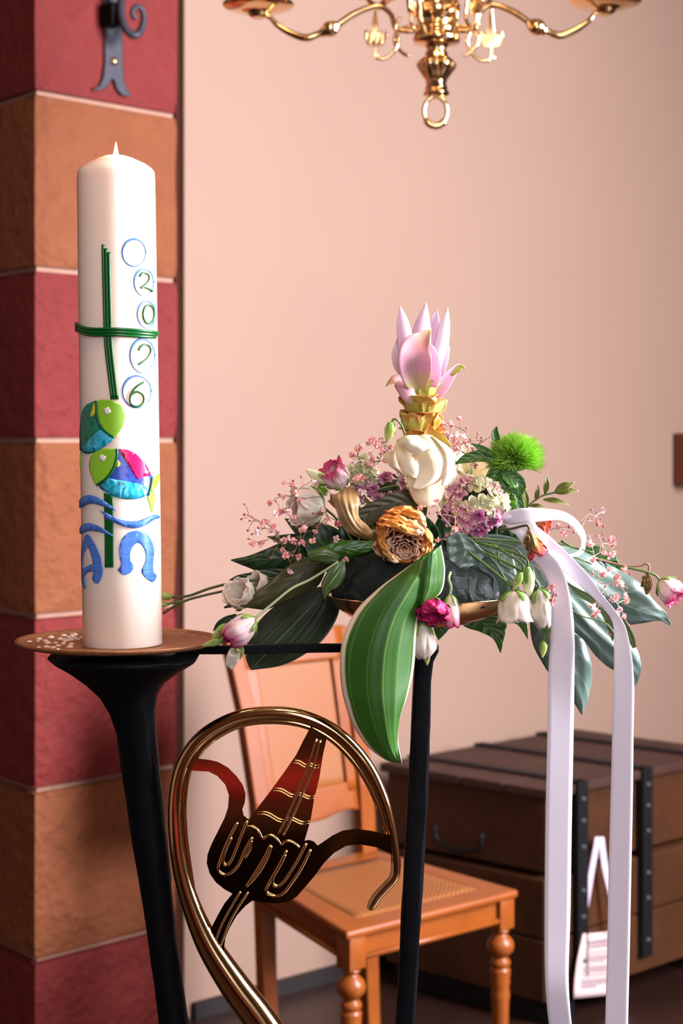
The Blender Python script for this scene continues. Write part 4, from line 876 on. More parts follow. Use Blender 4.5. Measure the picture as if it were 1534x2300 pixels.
# ---------------- tall pale pink curcuma
cu = thing('curcuma_flower', 'tall pale pink curcuma flower with brown tipped bracts above the cream rose', 'flower', P(945, 985, 1.78))
C_ = lambda pts, d: [P(800+a/3.835, 660+b/3.835, d if len(q) == 2 else q[2]) for q in pts for a, b in [q[:2]]]
pxw = 1.78/F/3.835
def cp(pts, w, mat, d, cup=.3, n=(0, -1, 0), nm='bract', ruf=0, seed=1, twist=0):
    return MB().pet(C_(pts, d), [q*pxw for q in w], n=n, cup=cup, nu=10, nv=22, ruf=ruf, seed=seed, twist=twist).build(nm, mat, cu, solid=.0006)
cp([(650, 740), (668, 560), (672, 350), (680, 220), (697, 128)], [40, 60, 66, 36, 2], m_cup, 1.80, .3)
cp([(660, 740), (700, 600), (745, 440), (770, 280), (788, 120)], [45, 66, 62, 48, 3], m_cuw, 1.795, -.5, n=(.3, -1, 0))
cp([(700, 700), (740, 570), (772, 470), (786, 420)], [50, 52, 34, 3], m_cuw, 1.80, .3)
cp([(580, 720), (578, 540), (574, 340), (588, 200), (602, 76)], [50, 84, 86, 50, 3], m_cup, 1.79, -.4, n=(.25, -1, 0))
cp([(470, 720), (445, 520), (418, 360), (398, 230), (378, 106)], [50, 76, 66, 48, 3], m_cup, 1.785, -.3)
cp([(440, 740), (400, 660), (360, 590), (345, 500), (352, 390)], [30, 50, 48, 38, 3], m_cuw, 1.79, .4)
cp([(620, 800), (632, 700), (640, 580), (640, 500), (615, 400)], [70, 90, 76, 50, 2], m_cup, 1.765, .5)
cp([(540, 860, 1.77), (512, 700, 1.75), (500, 570, 1.742), (520, 460, 1.745), (580, 380, 1.75), (648, 300, 1.755)], [50, 120, 140, 120, 62, 3], m_cub, 1.75, .35, nm='front_bract', ruf=.0005)
cp([(660, 860), (740, 790), (800, 710), (860, 640), (884, 600)], [70, 60, 46, 26, 3], m_cup, 1.775, .4)
cp([(820, 700), (868, 652), (905, 635), (944, 658)], [12, 26, 24, 2], m_cug, 1.77, .3)
cp([(560, 930, 1.775), (480, 850, 1.76), (400, 775, 1.755), (330, 735, 1.75), (256, 795, 1.745)], [70, 92, 70, 38, 3], m_cub, 1.76, -.4, n=(-.2, -1, .4))
cax_ = V((.04, -.12, 1))
for tier, (cx_, yb, yt, r0, r1, mt, ph0) in enumerate(((955, 912, 852, 20, 30, m_cug, .5), (942, 948, 884, 20, 36, m_cuo2, -.5), (958, 955, 896, 20, 33, m_cug, .7), (950, 985, 922, 20, 35, m_cuo, .15), (935, 995, 924, 20, 32, m_cug, -.9), (946, 1010, 962, 24, 42, m_cuo, .3))):
    c0 = P(cx_, yb, 1.78); hh = px_ = (yb-yt)*1.78/F; q = 1.78/F
    for k in range(3 if tier != 3 else 4):
        ph = -PI/2+ph0+k*2*PI/(3 if tier != 3 else 4)
        MB().cup(c0, cax_, ph, 1.15, [(r0*q*.8, 0), (r0*q, hh*.3), (r1*q*.86, hh*.7), (r1*q, hh*.95), (r1*q*1.22, hh*(.98+.05*(k % 2)))], 16, 14, e=.42, crk=.3, seed=tier*5+k, curl=.35).build('bract', mt, cu, solid=.0007)
cp([(760, 1430, 1.74), (700, 1300, 1.73), (640, 1210, 1.73), (625, 1122, 1.735)], [80, 92, 60, 3], m_cuo, 1.735, .3, ruf=.0006)
MB().tube([P(945, 1300, 1.78), P(945, 1000, 1.78), P(942, 880, 1.78), P(950, 840, 1.78)], [.005, .006, .008, .006], 10).build('stem', m_stem, cu)
# nodding bud beside the curcuma
def bud(label, base, tip, w_, d, mat=None, stem=None, sm=None, sepals=3, name='flower_bud', twist=.5, group=None, d2=None):
    a, b = P(base[0], base[1], d), P(tip[0], tip[1], d2 or d); ax_ = (b-a); Ln = ax_.length; r = w_*d/F/2
    t = thing(name, label, 'flower bud', a, group)
    pr = [(.0006, 0), (r*.55, Ln*.06), (r*.9, Ln*.22), (r, Ln*.4), (r*.88, Ln*.6), (r*.55, Ln*.8), (r*.22, Ln*.94), (.0002, Ln)]
    MB().lathe([(q.x, q.y) for q in cat_rom([V((x, y, 0)) for x, y in pr], 20)], a, 18, axis=ax_, mod=lambda an, i: 1+.09*math.sin(an*3+i*.16*twist*4)).build('closed_petals', mat or m_wgb, t)
    for k in range(sepals):
        ph = k*2*PI/sepals-PI/2+.4
        MB().cup(a, ax_, ph, .5, [(.0004, 0), (r*.75, Ln*.07), (r*1.08, Ln*.25), (r*1.12, Ln*.42), (r*1.2, Ln*.5)], 6, 8, e=.7).build('sepal', m_sep, t, solid=.0003)
    if stem: MB().tube(PP(stem, d)+[a], [.0012]*(len(stem)+1), 8, len(stem)*8).build('stem', sm or m_stem, t)
    return t
bud('small green nodding bud left of the curcuma stem', (880, 948), (868, 997), 23, 1.75, m_grb, [(915, 1010, 1.76), (906, 965, 1.755), (893, 944, 1.75), (884, 942, 1.75)])
# ---------------- roses
def flower_root(name, label, c): return thing(name, label, 'flower', c)
def fl_stem(par, c, tgt=(950, 1290, 1.78), mat=None, r=.0016, mid=None):
    e = P(*tgt); MB().tube([c, mid or c.lerp(e, .5)+V((0, .006, .004)), e], r, 8, 16).build('stem', mat or m_stem, par)
# dried orange rose
cR_ = P(905, 1220, 1.70); axr = V((.06, -1, -.42)).normalized()
ro = flower_root('dried_rose', 'dried orange rose with crinkled petals facing forward at the centre', cR_)
Rr = 54*1.69/F
for ring, (n, r0, r1, z0, z1, aw, mt) in enumerate(((3, .05, .14, .0, .95, 1.3, m_driedin), (4, .10, .26, .0, 1.0, 1.0, m_driedin), (5, .2, .42, -.05, 1.0, .8, m_driedin), (5, .3, .60, -.1, .95, .78, m_driedin), (5, .4, .78, -.2, .86, .75, m_dried), (6, .5, .95, -.3, .68, .70, m_dried), (5, .5, 1.05, -.4, .42, .72, m_dried))):
    for k in range(n):
        ph = k*2*PI/n+ring*.7+random.uniform(-.15, .15); s_ = random.uniform(.92, 1.08)
        MB().cup(cR_-axr*Rr*.35, axr, ph, aw, [(Rr*.06, Rr*(z0-.1)), (Rr*r0*1.2, Rr*(z0+.1)), (Rr*(r0+r1)*.55*s_, Rr*(z0*.4+z1*.55)), (Rr*r1*s_, Rr*z1*.88), (Rr*(r1+.05)*s_, Rr*z1)], 16, 12, e=.22, crk=.34 if ring > 2 else .28, seed=ring*9+k, curl=.08).build('petal', mt, ro, solid=.0007)
def drp(L, R, d, seed=1, mat=m_dried, bow=.006):
    A_ = [P(800+x/3.835, 900+y/3.835, d) for x, y in L]; B_ = [P(800+x/3.835, 900+y/3.835, d-.002) for x, y in R]
    M_ = [(p+q)/2+V((0, -bow, 0)) for p, q in zip(A_, B_)]
    return MB().sheet(A_, M_, B_, 14, 30, crk=.006, seed=seed, ruf=.002, rf=8).build('petal', mat, ro, solid=.0008)
drp([(250, 960), (320, 930), (430, 912), (510, 930), (575, 985), (608, 1060)], [(262, 985), (330, 985), (430, 1000), (500, 1020), (550, 1060), (590, 1110)], 1.690, 1)
drp([(196, 1015), (290, 985), (400, 1000), (500, 1035), (575, 1090)], [(186, 1060), (290, 1055), (400, 1085), (500, 1115), (570, 1125)], 1.680, 2)
drp([(180, 1050), (280, 1040), (400, 1075), (500, 1110), (590, 1110)], [(200, 1110), (290, 1090), (390, 1130), (480, 1160), (560, 1170)], 1.672, 3)
drp([(176, 1040), (170, 1110), (188, 1190), (215, 1275), (262, 1345), (330, 1395)], [(250, 1070), (238, 1130), (248, 1200), (280, 1270), (325, 1330), (385, 1370)], 1.684, 4)
drp([(600, 1100), (648, 1170), (658, 1240), (640, 1310), (590, 1362), (520, 1400)], [(550, 1130), (585, 1190), (596, 1245), (580, 1300), (540, 1340), (490, 1370)], 1.684, 5)
drp([(330, 1370), (400, 1400), (430, 1450), (462, 1470)], [(560, 1350), (540, 1390), (505, 1440), (475, 1470)], 1.690, 6)
fl_stem(ro, cR_-axr*Rr*.5, (925, 1290, 1.80), m_stemd)
# cream rose: spiral heart plus draped outer petals
cC = P(948, 1050, 1.715)
cr = flower_root('cream_rose', 'large cream white rose leaning down below the curcuma', cC)
def crp(L, M, R, d, mat=m_cre, bulge=.004, **kw):
    f = lambda Q, dd: [P(800+q[0]/3.835, 900+q[1]/3.835, (q[2] if len(q) > 2 else d)+dd) for q in Q]
    return MB().sheet(f(L, .005), f(M, -.001), f(R, .005), 18, 26, bulge=bulge*.35, crk=.0009, seed=int(L[0][0]), **kw).build('petal', mat, cr, solid=.0008)
axc = V((-.25, -.6, .75)).normalized(); RC_ = 46*1.71/F
for ring, (n, r1, z1, aw) in enumerate(((2, .25, .95, 1.6), (3, .5, .92, 1.25))):
    for k in range(n):
        MB().cup(cC+V((-.006, .010, .004)), axc, k*2*PI/n+ring*.8, aw, [(.001, -.014), (RC_*r1*.9, -.004), (RC_*r1*1.1, RC_*z1*.5), (RC_*r1*.9, RC_*z1)], 14, 10, e=.2, crk=.1, seed=ring+k).build('petal', m_cre, cr, solid=.0008)
# outer petals, rear to front; coordinates follow each petal's left edge, middle and right edge
crp([(330, 400), (270, 440), (240, 480), (270, 540), (340, 600), (400, 650)], [(380, 370), (330, 430), (310, 490), (330, 560), (390, 620), (440, 660)], [(430, 380), (400, 440), (390, 500), (410, 560), (450, 620), (480, 660)], 1.738, bulge=.002)
crp([(560, 330), (640, 400), (700, 520), (740, 640), (760, 740)], [(640, 310), (730, 370), (790, 480), (820, 620), (800, 735)], [(720, 350), (825, 430), (850, 540), (866, 660), (830, 728)], 1.722, bulge=.003)
crp([(440, 600), (436, 690), (455, 770), (500, 860), (550, 905), (600, 915)], [(560, 620), (580, 720), (590, 800), (605, 860), (615, 900), (628, 917)], [(700, 620), (752, 700), (756, 780), (735, 850), (700, 890), (655, 914)], 1.712, bulge=.005)
crp([(355, 335), (340, 400), (350, 500), (375, 570), (410, 630), (450, 655)], [(430, 310), (430, 400), (440, 500), (460, 580), (480, 640), (500, 665)], [(520, 300), (540, 400), (560, 500), (560, 580), (545, 640), (530, 670)], 1.708, bulge=.005, ruf=.0012, rf=5)
crp([(470, 320), (500, 430), (540, 540), (540, 620), (510, 690), (485, 745)], [(560, 295), (610, 400), (660, 520), (660, 620), (600, 710), (520, 762)], [(650, 300), (740, 400), (785, 520), (770, 620), (700, 700), (560, 758)], 1.698, bulge=.006)
crp([(640, 300), (720, 400), (750, 520), (740, 640), (740, 720)], [(660, 310), (740, 400), (785, 520), (770, 640), (745, 730)], [(720, 345), (820, 430), (845, 540), (835, 650), (775, 738)], 1.700, bulge=.003)
crp([(350, 345), (380, 380), (440, 430), (520, 470)], [(420, 305), (450, 345), (510, 390), (590, 430)], [(520, 298), (560, 320), (610, 360), (650, 400)], 1.692, bulge=.004, ruf=.0015, rf=5)
fl_stem(cr, cC+V((0, .02, 0)), (950, 1290, 1.80))
# cream flower far right-behind
c = P(1060, 1052, 1.80); fr_ = flower_root('cream_flower', 'pale cream flower half hidden behind the green dianthus leaves', c)
for k in range(6): MB().cup(c, (.2, -.7, .5), k*1.05, .8, [(.002, -.012), (.014, -.004), (.02, .008), (.022, .014)], 10, 8, crk=.2, seed=k).build('petal', m_cre, fr_, solid=.0006)
fl_stem(fr_, c, (1000, 1290, 1.80))
# bell shaped and cup shaped lisianthus
def bell(label, c, axis, R, Ln, mat, n=5, flare=1.0, crk=.16, stem=None, d=None, inner=True, sm=None, name='lisianthus_flower', e=.2, rings=2, sepal=True, curl=0, seed=1, aw=.82):
    """c: world position of the calyx; axis toward the mouth"""
    a = V(axis).normalized(); t = thing(name, label, 'flower', c)
    for rg_ in range(rings):
        q = 1-.18*rg_
        for k in range(n):
            ph = k*2*PI/n+rg_*.6+seed
            MB().cup(c, a, ph, aw, [(.0008, 0), (R*.62*q, Ln*.14), (R*.95*q, Ln*.42), (R*1.0*q, Ln*.72), (R*flare*q, Ln*(1-.05*rg_))], 12, 14, e=e, crk=crk, seed=seed*5+rg_*3+k, curl=curl).build('petal', mat, t, solid=.0006)
    if sepal:
        for k in range(5):
            MB().cup(c, a, k*2*PI/5+.3+seed, .28, [(.0008, -.0005), (R*.5, Ln*.06), (R*.92, Ln*.2), (R*1.12, Ln*.36)], 5, 8, e=.8).build('sepal', m_sep, t, solid=.0003)
    if stem: MB().tube(PP(stem, d)+[c], [.0013]*(len(stem)+1), 8, len(stem)*9).build('stem', sm or m_stem, t)
    return t
px = lambda n, d=1.7: n*d/F
bell('white lisianthus flower on the left behind thin pink sprays', P(728, 1140, 1.77), (-.95, -.35, .08), px(45), px(80), m_whi, flare=.95, stem=[(800, 1230), (760, 1170)], d=1.78, seed=2)
bell('open bud with white base and magenta rim at the upper left of the flowers', P(772, 1092, 1.745), (-.55, -.45, .75), px(31), px(62), m_pkw, flare=.95, stem=[(830, 1180), (790, 1115)], d=1.77, crk=.2, rings=3, seed=4)
bud('long greenish cream bud left of the magenta rimmed bud', (738, 1086), (686, 1053), 26, 1.735, m_wgb, [(820, 1150, 1.76), (770, 1105, 1.74)])
leaf('pointed green leaf tip above the magenta rimmed bud', [(758, 1042), (757, 1030), (760, 1022)], [(765, 1040), (763, 1030), (761, 1021)], [(772, 1040), (766, 1030), (761, 1021)], m_lis, 'leaf_tip', d=1.76, nv=10)
bell('white bell flower hanging over the right rim of the bowl', P(1156, 1325, 1.665), (.02, -.12, -1), px(38), px(72), m_whi, flare=1.12, stem=[(1020, 1215, 1.70), (1090, 1268, 1.68), (1150, 1318, 1.665)], d=1.68, seed=5, crk=.14)
bell('closed white flower hanging against the left ribbon tail', P(1212, 1322, 1.665), (.10, -.1, -1), px(26), px(88), m_whi, flare=.45, stem=[(1050, 1225, 1.70), (1140, 1265, 1.68), (1195, 1298, 1.665), (1208, 1310, 1.665)], d=1.67, seed=6, crk=.1)
bud('pale cream bud hanging above the white bell flower', (1186, 1272), (1188, 1348), 27, 1.665, m_wgb, [(1060, 1215, 1.70), (1150, 1240, 1.68), (1182, 1256, 1.665)])
bud('small green bud lying on the stalk of the white bell flower', (1172, 1285), (1152, 1326), 20, 1.66, m_grb, [(1100, 1220, 1.70), (1170, 1265, 1.66)])
bud('green bud beside the left ribbon tail, upper of the two lowest', (1241, 1392), (1238, 1448), 21, 1.665, m_grb, [(1200, 1340, 1.68), (1232, 1375, 1.67)])
bud('tiny green bud hanging lowest beside the left ribbon tail', (1221, 1438), (1218, 1478), 17, 1.665, m_grb, [(1200, 1370, 1.68), (1222, 1410, 1.67)])
# pink group hanging under the centre
c = P(970, 1352, 1.63); mg = bell('crumpled magenta flower hanging in front of the bowl', P(975, 1350, 1.645), (-.1, -.55, -.8), px(35, 1.64), px(44, 1.64), m_mgp, flare=.85, crk=.3, rings=3, stem=[(985, 1300, 1.66), (978, 1330, 1.65)], d=1.65, seed=7)
bell('narrow white and pink bell beside the crumpled magenta flower', P(1011, 1335, 1.655), (.05, -.1, -1), px(17), px(74), m_pkw, flare=.95, stem=[(1012, 1285, 1.66), (1008, 1300, 1.655), (1013, 1318, 1.655)], d=1.66, sm=m_stemp, seed=8, crk=.08)
bell('creamy white closed flower hanging over the top of the square post', P(945, 1398, 1.66), (.06, -.1, -1), px(29), px(80), m_whi, flare=.35, stem=[(955, 1340, 1.67), (946, 1385, 1.665)], d=1.67, seed=9, crk=.1)
bud('green pointed sepal tip below the creamy closed flower', (958, 1462), (959, 1495), 15, 1.675, m_grb, None, sepals=0)
# left lower group
bell('lower of two pale white flowers behind the brownish leaf', P(555, 1352, 1.76), (-.35, -.5, .45), px(34), px(56), m_whi, flare=1.05, seed=10, crk=.2, stem=[(700, 1290), (600, 1345)], d=1.79)
bell('upper pale white flower half hidden under the brownish leaf', P(600, 1320, 1.79), (-.6, -.5, .35), px(24), px(46), m_whi, flare=1.1, seed=11, crk=.15, sepal=False)
bell('white bud with magenta tip on a pale stem above the crossbar', P(573, 1388, 1.665), (-.78, -.3, -.62), px(29), px(82), m_pkw, flare=.62, seed=12, crk=.16, rings=3, stem=[(760, 1262, 1.68), (700, 1300, 1.68), (655, 1322, 1.675), (610, 1358, 1.67)], d=1.67, sm=m_stemp)
bud('pale green bud left of the magenta tipped bud', (516, 1404), (474, 1436), 25, 1.68, m_grb, [(560, 1385, 1.69), (535, 1395, 1.685)], sm=m_stem)
bud('small green bud pointing left over the rim of the plate', (500, 1438), (451, 1451), 15, 1.675, m_grb, [(545, 1415, 1.69)])
for i, (x, y, x2, y2, w_, lb) in enumerate(((530, 1450, 514, 1500, 14, 'withered cream petal hanging below the magenta tipped bud'), (538, 1448, 536, 1478, 9, 'short greenish withered sepal beside the hanging cream petal'))):
    o = MB().pet([P(x, y, 1.675), P((x+x2)/2+2, (y+y2)/2, 1.668), P(x2, y2, 1.675)], [px(w_*.4), px(w_), px(w_*.5)], cup=.5, nu=8, nv=14, ruf=.001, rag=.2).build('withered_petal', m_whi if i == 0 else m_grb, solid=.0006); tag(o, lb, 'petal')
# long stems to the left ending behind the candle
ls = thing('long_stems', 'two long green stems with small buds reaching left behind the candle', 'stem', P(640, 1290, 1.78))
MB().tube(PP([(660, 1297), (600, 1300), (520, 1310), (470, 1322), (425, 1338), (388, 1342)], 1.78), .0014, 8, 40).build('stem', m_stemd, ls)
MB().tube(PP([(650, 1298), (590, 1310), (520, 1324), (460, 1337), (410, 1352), (366, 1378)], 1.78), .0013, 8, 40).build('stem', m_stemd, ls)
MB().tube(PP([(415, 1350), (395, 1352), (375, 1358)], 1.78), .0012, 8, 14).build('stem', m_stem, ls)
for a, b, w_ in (((388, 1342), (352, 1334), 20), ((378, 1357), (352, 1360), 13)):
    A_, B_ = P(*a, 1.78), P(*b, 1.78); Ln = (B_-A_).length; r = px(w_)/2
    MB().lathe([(.0008, 0), (r*.8, Ln*.2), (r, Ln*.5), (r*.7, Ln*.85), (0, Ln)], A_, 14, axis=B_-A_).build('bud', m_grb, ls)
# far right
bell('white and pink flower at the end of the stem at the far right', P(1482, 1303, 1.77), (.62, -.4, -.68), px(29), px(62), m_pkw, flare=1.0, seed=13, crk=.2, rings=3, stem=[(1260, 1215, 1.78), (1330, 1250, 1.78), (1400, 1272, 1.775), (1450, 1284, 1.77), (1472, 1292, 1.77)], d=1.78)
wl = thing('wilted_bud', 'brown wilted drooping bud left of the far right flower', 'flower bud', P(1452, 1272, 1.775))
MB().tube(PP([(1300, 1245), (1390, 1268), (1435, 1271), (1452, 1266), (1458, 1275), (1452, 1300)], 1.775), .0011, 8, 40).build('stem', m_gst, wl)
for x0, y0, x1, y1, w_ in ((1455, 1285, 1442, 1312, 8), (1452, 1290, 1452, 1335, 10), (1457, 1288, 1456, 1328, 7), (1450, 1300, 1440, 1318, 5)):
    MB().pet(PP([(x0, y0), ((x0+x1)/2+1, (y0+y1)/2), (x1, y1)], 1.77), [px(2), px(w_), px(3)], cup=.8, ruf=.0012, rag=.2, nu=8).build('shrivelled_petal', m_wilt, wl, solid=.0008)
# dried orange bud over the ribbon
dc = P(1188, 1198, 1.65); dr = thing('dried_bud', 'dried orange bud with red rim drooping over the white ribbon', 'flower bud', dc)
m_dro = vgrad('dried_orange_red', [(0, sr(196, 150, 80)), (.55, sr(222, 146, 84)), (.8, sr(206, 90, 60)), (1, sr(180, 30, 60))], .55, .3, .1)
for k in range(5): MB().cup(dc, (.42, -.15, -.9), k*1.256, .8, [(.001, 0), (px(13), px(14)), (px(20), px(34)), (px(25), px(56))], 10, 10, crk=.3, seed=k+30).build('petal', m_dro, dr, solid=.0006)
for x1, y1 in ((1184, 1235), (1193, 1246), (1180, 1222), (1199, 1240)): MB().pet(PP([(1187, 1190, 1.64), ((1187+x1)/2, 1212, 1.637), (x1, y1, 1.64)]), [px(2), px(5), px(3)], cup=.8, nu=6, ruf=.0008).build('shrivelled_sepal', m_wilt, dr, solid=.0008)
MB().tube(PP([(1120, 1190, 1.68), (1150, 1187, 1.655), (1175, 1181, 1.645), (1186, 1182, 1.642), (1189, 1196, 1.645)]), .0012, 8, 30).build('stem', m_stemd, dr)
rc = P(1222, 1176, 1.74); rr_ = thing('small_red_flower', 'small crumpled pinkish red flower behind the white ribbon loop', 'flower', rc)
for k in range(5): MB().cup(rc+V((-.004, 0, 0)), (.8, -.4, -.1), k*1.256, .8, [(.001, -.004), (px(16), 0), (px(22), px(10)), (px(24), px(20))], 10, 10, crk=.35, seed=k+50).build('petal', m_dro, rr_, solid=.0006)
fl_stem(rr_, rc, (1100, 1260, 1.77))
# ---------------- green dianthus pompons
def pompon(label, c, R, nf, sq=(1, 1, .72), axis=(0.3, -.2, 1), seed=3):
    rnd = random.Random(seed); t = thing('green_dianthus', label, 'flower', c)
    for part, mat_, cnt in (('filaments', m_gdi, int(nf*.65)), ('light_filaments', m_gdl, int(nf*.35))):
        m = MB()
        for i in range(cnt):
            a = rnd.uniform(0, 2*PI); zz = rnd.uniform(-.55, 1); rr = math.sqrt(max(0, 1-zz*zz))
            d = V((rr*math.cos(a), rr*math.sin(a), zz)); d = V((d.x*sq[0], d.y*sq[1], d.z*sq[2])); ln = R*rnd.uniform(.78, 1.08)
            s0 = c+d*R*.35; bend = V((rnd.uniform(-1, 1), rnd.uniform(-1, 1), rnd.uniform(-.2, 1)))*R*.12
            p1 = c+d*ln*.75+bend*.4; p2 = c+d*ln+bend; sd = d.cross(V((rnd.random(), rnd.random(), rnd.random()))).normalized()*R*.022
            m.add([s0-sd, s0+sd, p1-sd*.8, p1+sd*.8, p2], [(0, 1, 3, 2), (2, 3, 4)])
        o = m.build(part, mat_, t); o['kind'] = 'stuff'
    MB().lathe([(0, -R*.45), (R*.3, -R*.38), (R*.42, -R*.1), (R*.45, R*.15), (R*.3, R*.35), (0, R*.4)], c, 16).build('core', m_sep, t)
    return t
gc = P(1157, 1030, 1.74)
gd = pompon('bright green fluffy dianthus pompon at the upper right', gc, px(68, 1.74), 3600, sq=(1, 1, .85))
MB().tube([P(1135, 1045, 1.75), P(1120, 1075, 1.755), P(1108, 1110, 1.76), P(1080, 1200, 1.77)], [.004, .0045, .004, .002], 10, 20).build('stem', m_stem, gd)
for pts, w_ in (([(1130, 1048), (1090, 1026), (1050, 1030), (1022, 1042)], [6, 14, 11, 1]), ([(1110, 1025), (1085, 1010), (1058, 996)], [5, 8, 1]), ([(1115, 990), (1112, 975), (1116, 957)], [9, 9, 1]), ([(1128, 1050), (1145, 1072), (1168, 1090), (1165, 1120)], [10, 18, 14, 2]), ([(1120, 1050), (1108, 1080), (1098, 1110)], [16, 20, 8]), ([(1140, 1098), (1160, 1110), (1168, 1140), (1172, 1170)], [4, 9, 10, 8]), ([(1125, 1060), (1130, 1090), (1112, 1115)], [10, 15, 4])):
    MB().pet(PP(pts, 1.73), [px(q) for q in w_], n=(.1, -1, .3), cup=.4, nu=8, nv=16).build('leaf', m_fatg, gd, solid=.0005)
pompon('small tuft of green dianthus between the white flower and magenta rimmed bud', P(712, 1105, 1.79), px(30, 1.79), 500, seed=5)
pompon('spiky light green flower head beneath the big green pompon', P(1152, 1108, 1.775), px(36, 1.77), 500, seed=9)
pompon('low tuft of green moss like foliage right of the hydrangea', P(1150, 1140, 1.79), px(40, 1.79), 500, seed=11)
# ---------------- hydrangea heads: florets of four wrinkled petals
def floret_mesh(mat, seed):
    m = MB()
    for k in range(4):
        a = k*PI/2; d = V((math.cos(a), math.sin(a), 0))
        m.pet([V((0, 0, 0)), d*.35+V((0, 0, .10)), d*.75+V((0, 0, .22)), d*1.0+V((0, 0, .12))], [.06, .34, .46, .12], n=(0, 0, 1), cup=.5, nu=6, nv=8, ruf=.16, seed=seed+k)
    o = m.build('floret', mat, at=(0, 0, 0), solid=.02); me = o.data; bpy.data.objects.remove(o); return me
FM = [floret_mesh(mt, i*3) for i, mt in enumerate((m_hy1, m_hy2, m_hy3, m_hy1, m_hy2))]
def hydrangea(label, c, sx, sz, n, seed, mix, size=13):
    rnd = random.Random(seed); t = thing('hydrangea', label, 'flower', c)
    MB().lathe([(0, -sz*.8), (sx*.5, -sz*.5), (sx*.72, 0), (sx*.5, sz*.6), (0, sz*.75)], c+V((0, .008, 0)), 16).build('inner_stalks', m_stemd, t)
    for i in range(n):
        zz = rnd.uniform(-.95, .95); a = rnd.uniform(-PI, 0) if rnd.random() < .85 else rnd.uniform(0, PI); rr = math.sqrt(1-zz*zz)
        d = V((rr*math.cos(a), rr*math.sin(a), zz)); p = c+V((d.x*sx, d.y*sx*.8, d.z*sz))*rnd.uniform(.8, 1.05)
        q = (d+V((rnd.uniform(-.5, .5), rnd.uniform(-.5, .2), rnd.uniform(-.5, .5)))).normalized().to_track_quat('Z', 'Y').to_euler(); q.rotate_axis('Z', rnd.uniform(0, 3))
        o = inst(FM[rnd.choice(mix(d, rnd))], 'floret', t, p, q, px(size)*rnd.uniform(.75, 1.25))
    return t
h1_ = hydrangea('faded green and pink hydrangea head right of the cream rose', P(1068, 1132, 1.735), px(72), px(62), 60, 1, lambda d, r: (2, 2, 4, 1) if d.z < -.2 else (0, 3, 3, 1, 4), 19)
hydrangea('dusky pink hydrangea florets behind the stems left of the cream rose', P(868, 1098, 1.80), px(72), px(34), 40, 2, lambda d, r: (1, 2, 4, 4, 0), 16)
hydrangea('pale green hydrangea florets beside the magenta rimmed bud', P(812, 1062, 1.79), px(32), px(38), 18, 4, lambda d, r: (0, 3), 16)
# ---------------- olive twig
tw = thing('leafy_twig', 'olive green twig with small paired leaves at the right', 'twig', P(1180, 1140, 1.77))
MB().tube(PP([(1120, 1200), (1180, 1142), (1215, 1115), (1246, 1106)], 1.77), .0011, 8, 26).build('stem', m_stem, tw)
for a, b, w_ in (((1245, 1106), (1291, 1083), 10), ((1246, 1107), (1300, 1102), 9), ((1224, 1109), (1229, 1068), 7), ((1220, 1122), (1278, 1133), 7), ((1203, 1124), (1209, 1088), 6), ((1184, 1138), (1176, 1095), 6), ((1190, 1136), (1225, 1140), 5)):
    A_, B_ = P(*a, 1.77), P(*b, 1.765); mdl = A_.lerp(B_, .5)+V((0, -.004, .001))
    MB().pet([A_, mdl, B_], [px(1.5), px(w_*.9), px(w_), px(w_*.55), px(.4)], n=(.1, -1, .4), cup=.4, nu=8, nv=16).build('leaf', m_twig, tw, solid=.0004)
# ---------------- grassy stems right
gs = thing('thin_stems', 'bundle of bent thin green stems crossing the right hand leaves', 'stem', P(1090, 1230, 1.70))
for pts in ([(1050, 1208), (1120, 1212), (1200, 1228), (1290, 1262), (1350, 1300)], [(1060, 1212), (1140, 1225), (1170, 1245), (1165, 1270)], [(1055, 1215), (1120, 1250), (1190, 1300), (1250, 1340)], [(1080, 1210), (1180, 1218), (1260, 1240), (1330, 1268)], [(1062, 1215), (1110, 1262), (1140, 1310)], [(1090, 1225), (1115, 1225), (1122, 1262), (1150, 1280)], [(1200, 1205), (1270, 1225), (1330, 1240)], [(1240, 1330), (1300, 1380), (1360, 1400), (1390, 1440)]):
    MB().tube(PP(pts, 1.695), .0008, 6, 24).build('stem', m_stem, gs)
o = MB().pet(PP([(1275, 1310), (1300, 1330), (1325, 1345), (1345, 1365)], 1.69), [px(1), px(7), px(8), px(1)], cup=.5, nu=6).build('slim_leaf', m_lis, solid=.0005); tag(o, 'slim green leaf lying across the leaves between the ribbon tails', 'leaf')
o = MB().pet(PP([(1340, 1358), (1362, 1385), (1372, 1412), (1376, 1440)], 1.70), [px(1), px(8), px(7), px(1)], cup=.5, nu=6).build('slim_leaf', m_lis, solid=.0005); tag(o, 'slim olive leaf tip beside the right ribbon tail', 'leaf')
o = MB().pet(PP([(1400, 1395), (1415, 1430), (1425, 1455)], 1.72), [px(6), px(9), px(4)], cup=.5, nu=6).build('slim_leaf', m_lis, solid=.0005); tag(o, 'slim pale green leaf just right of the right ribbon tail', 'leaf')
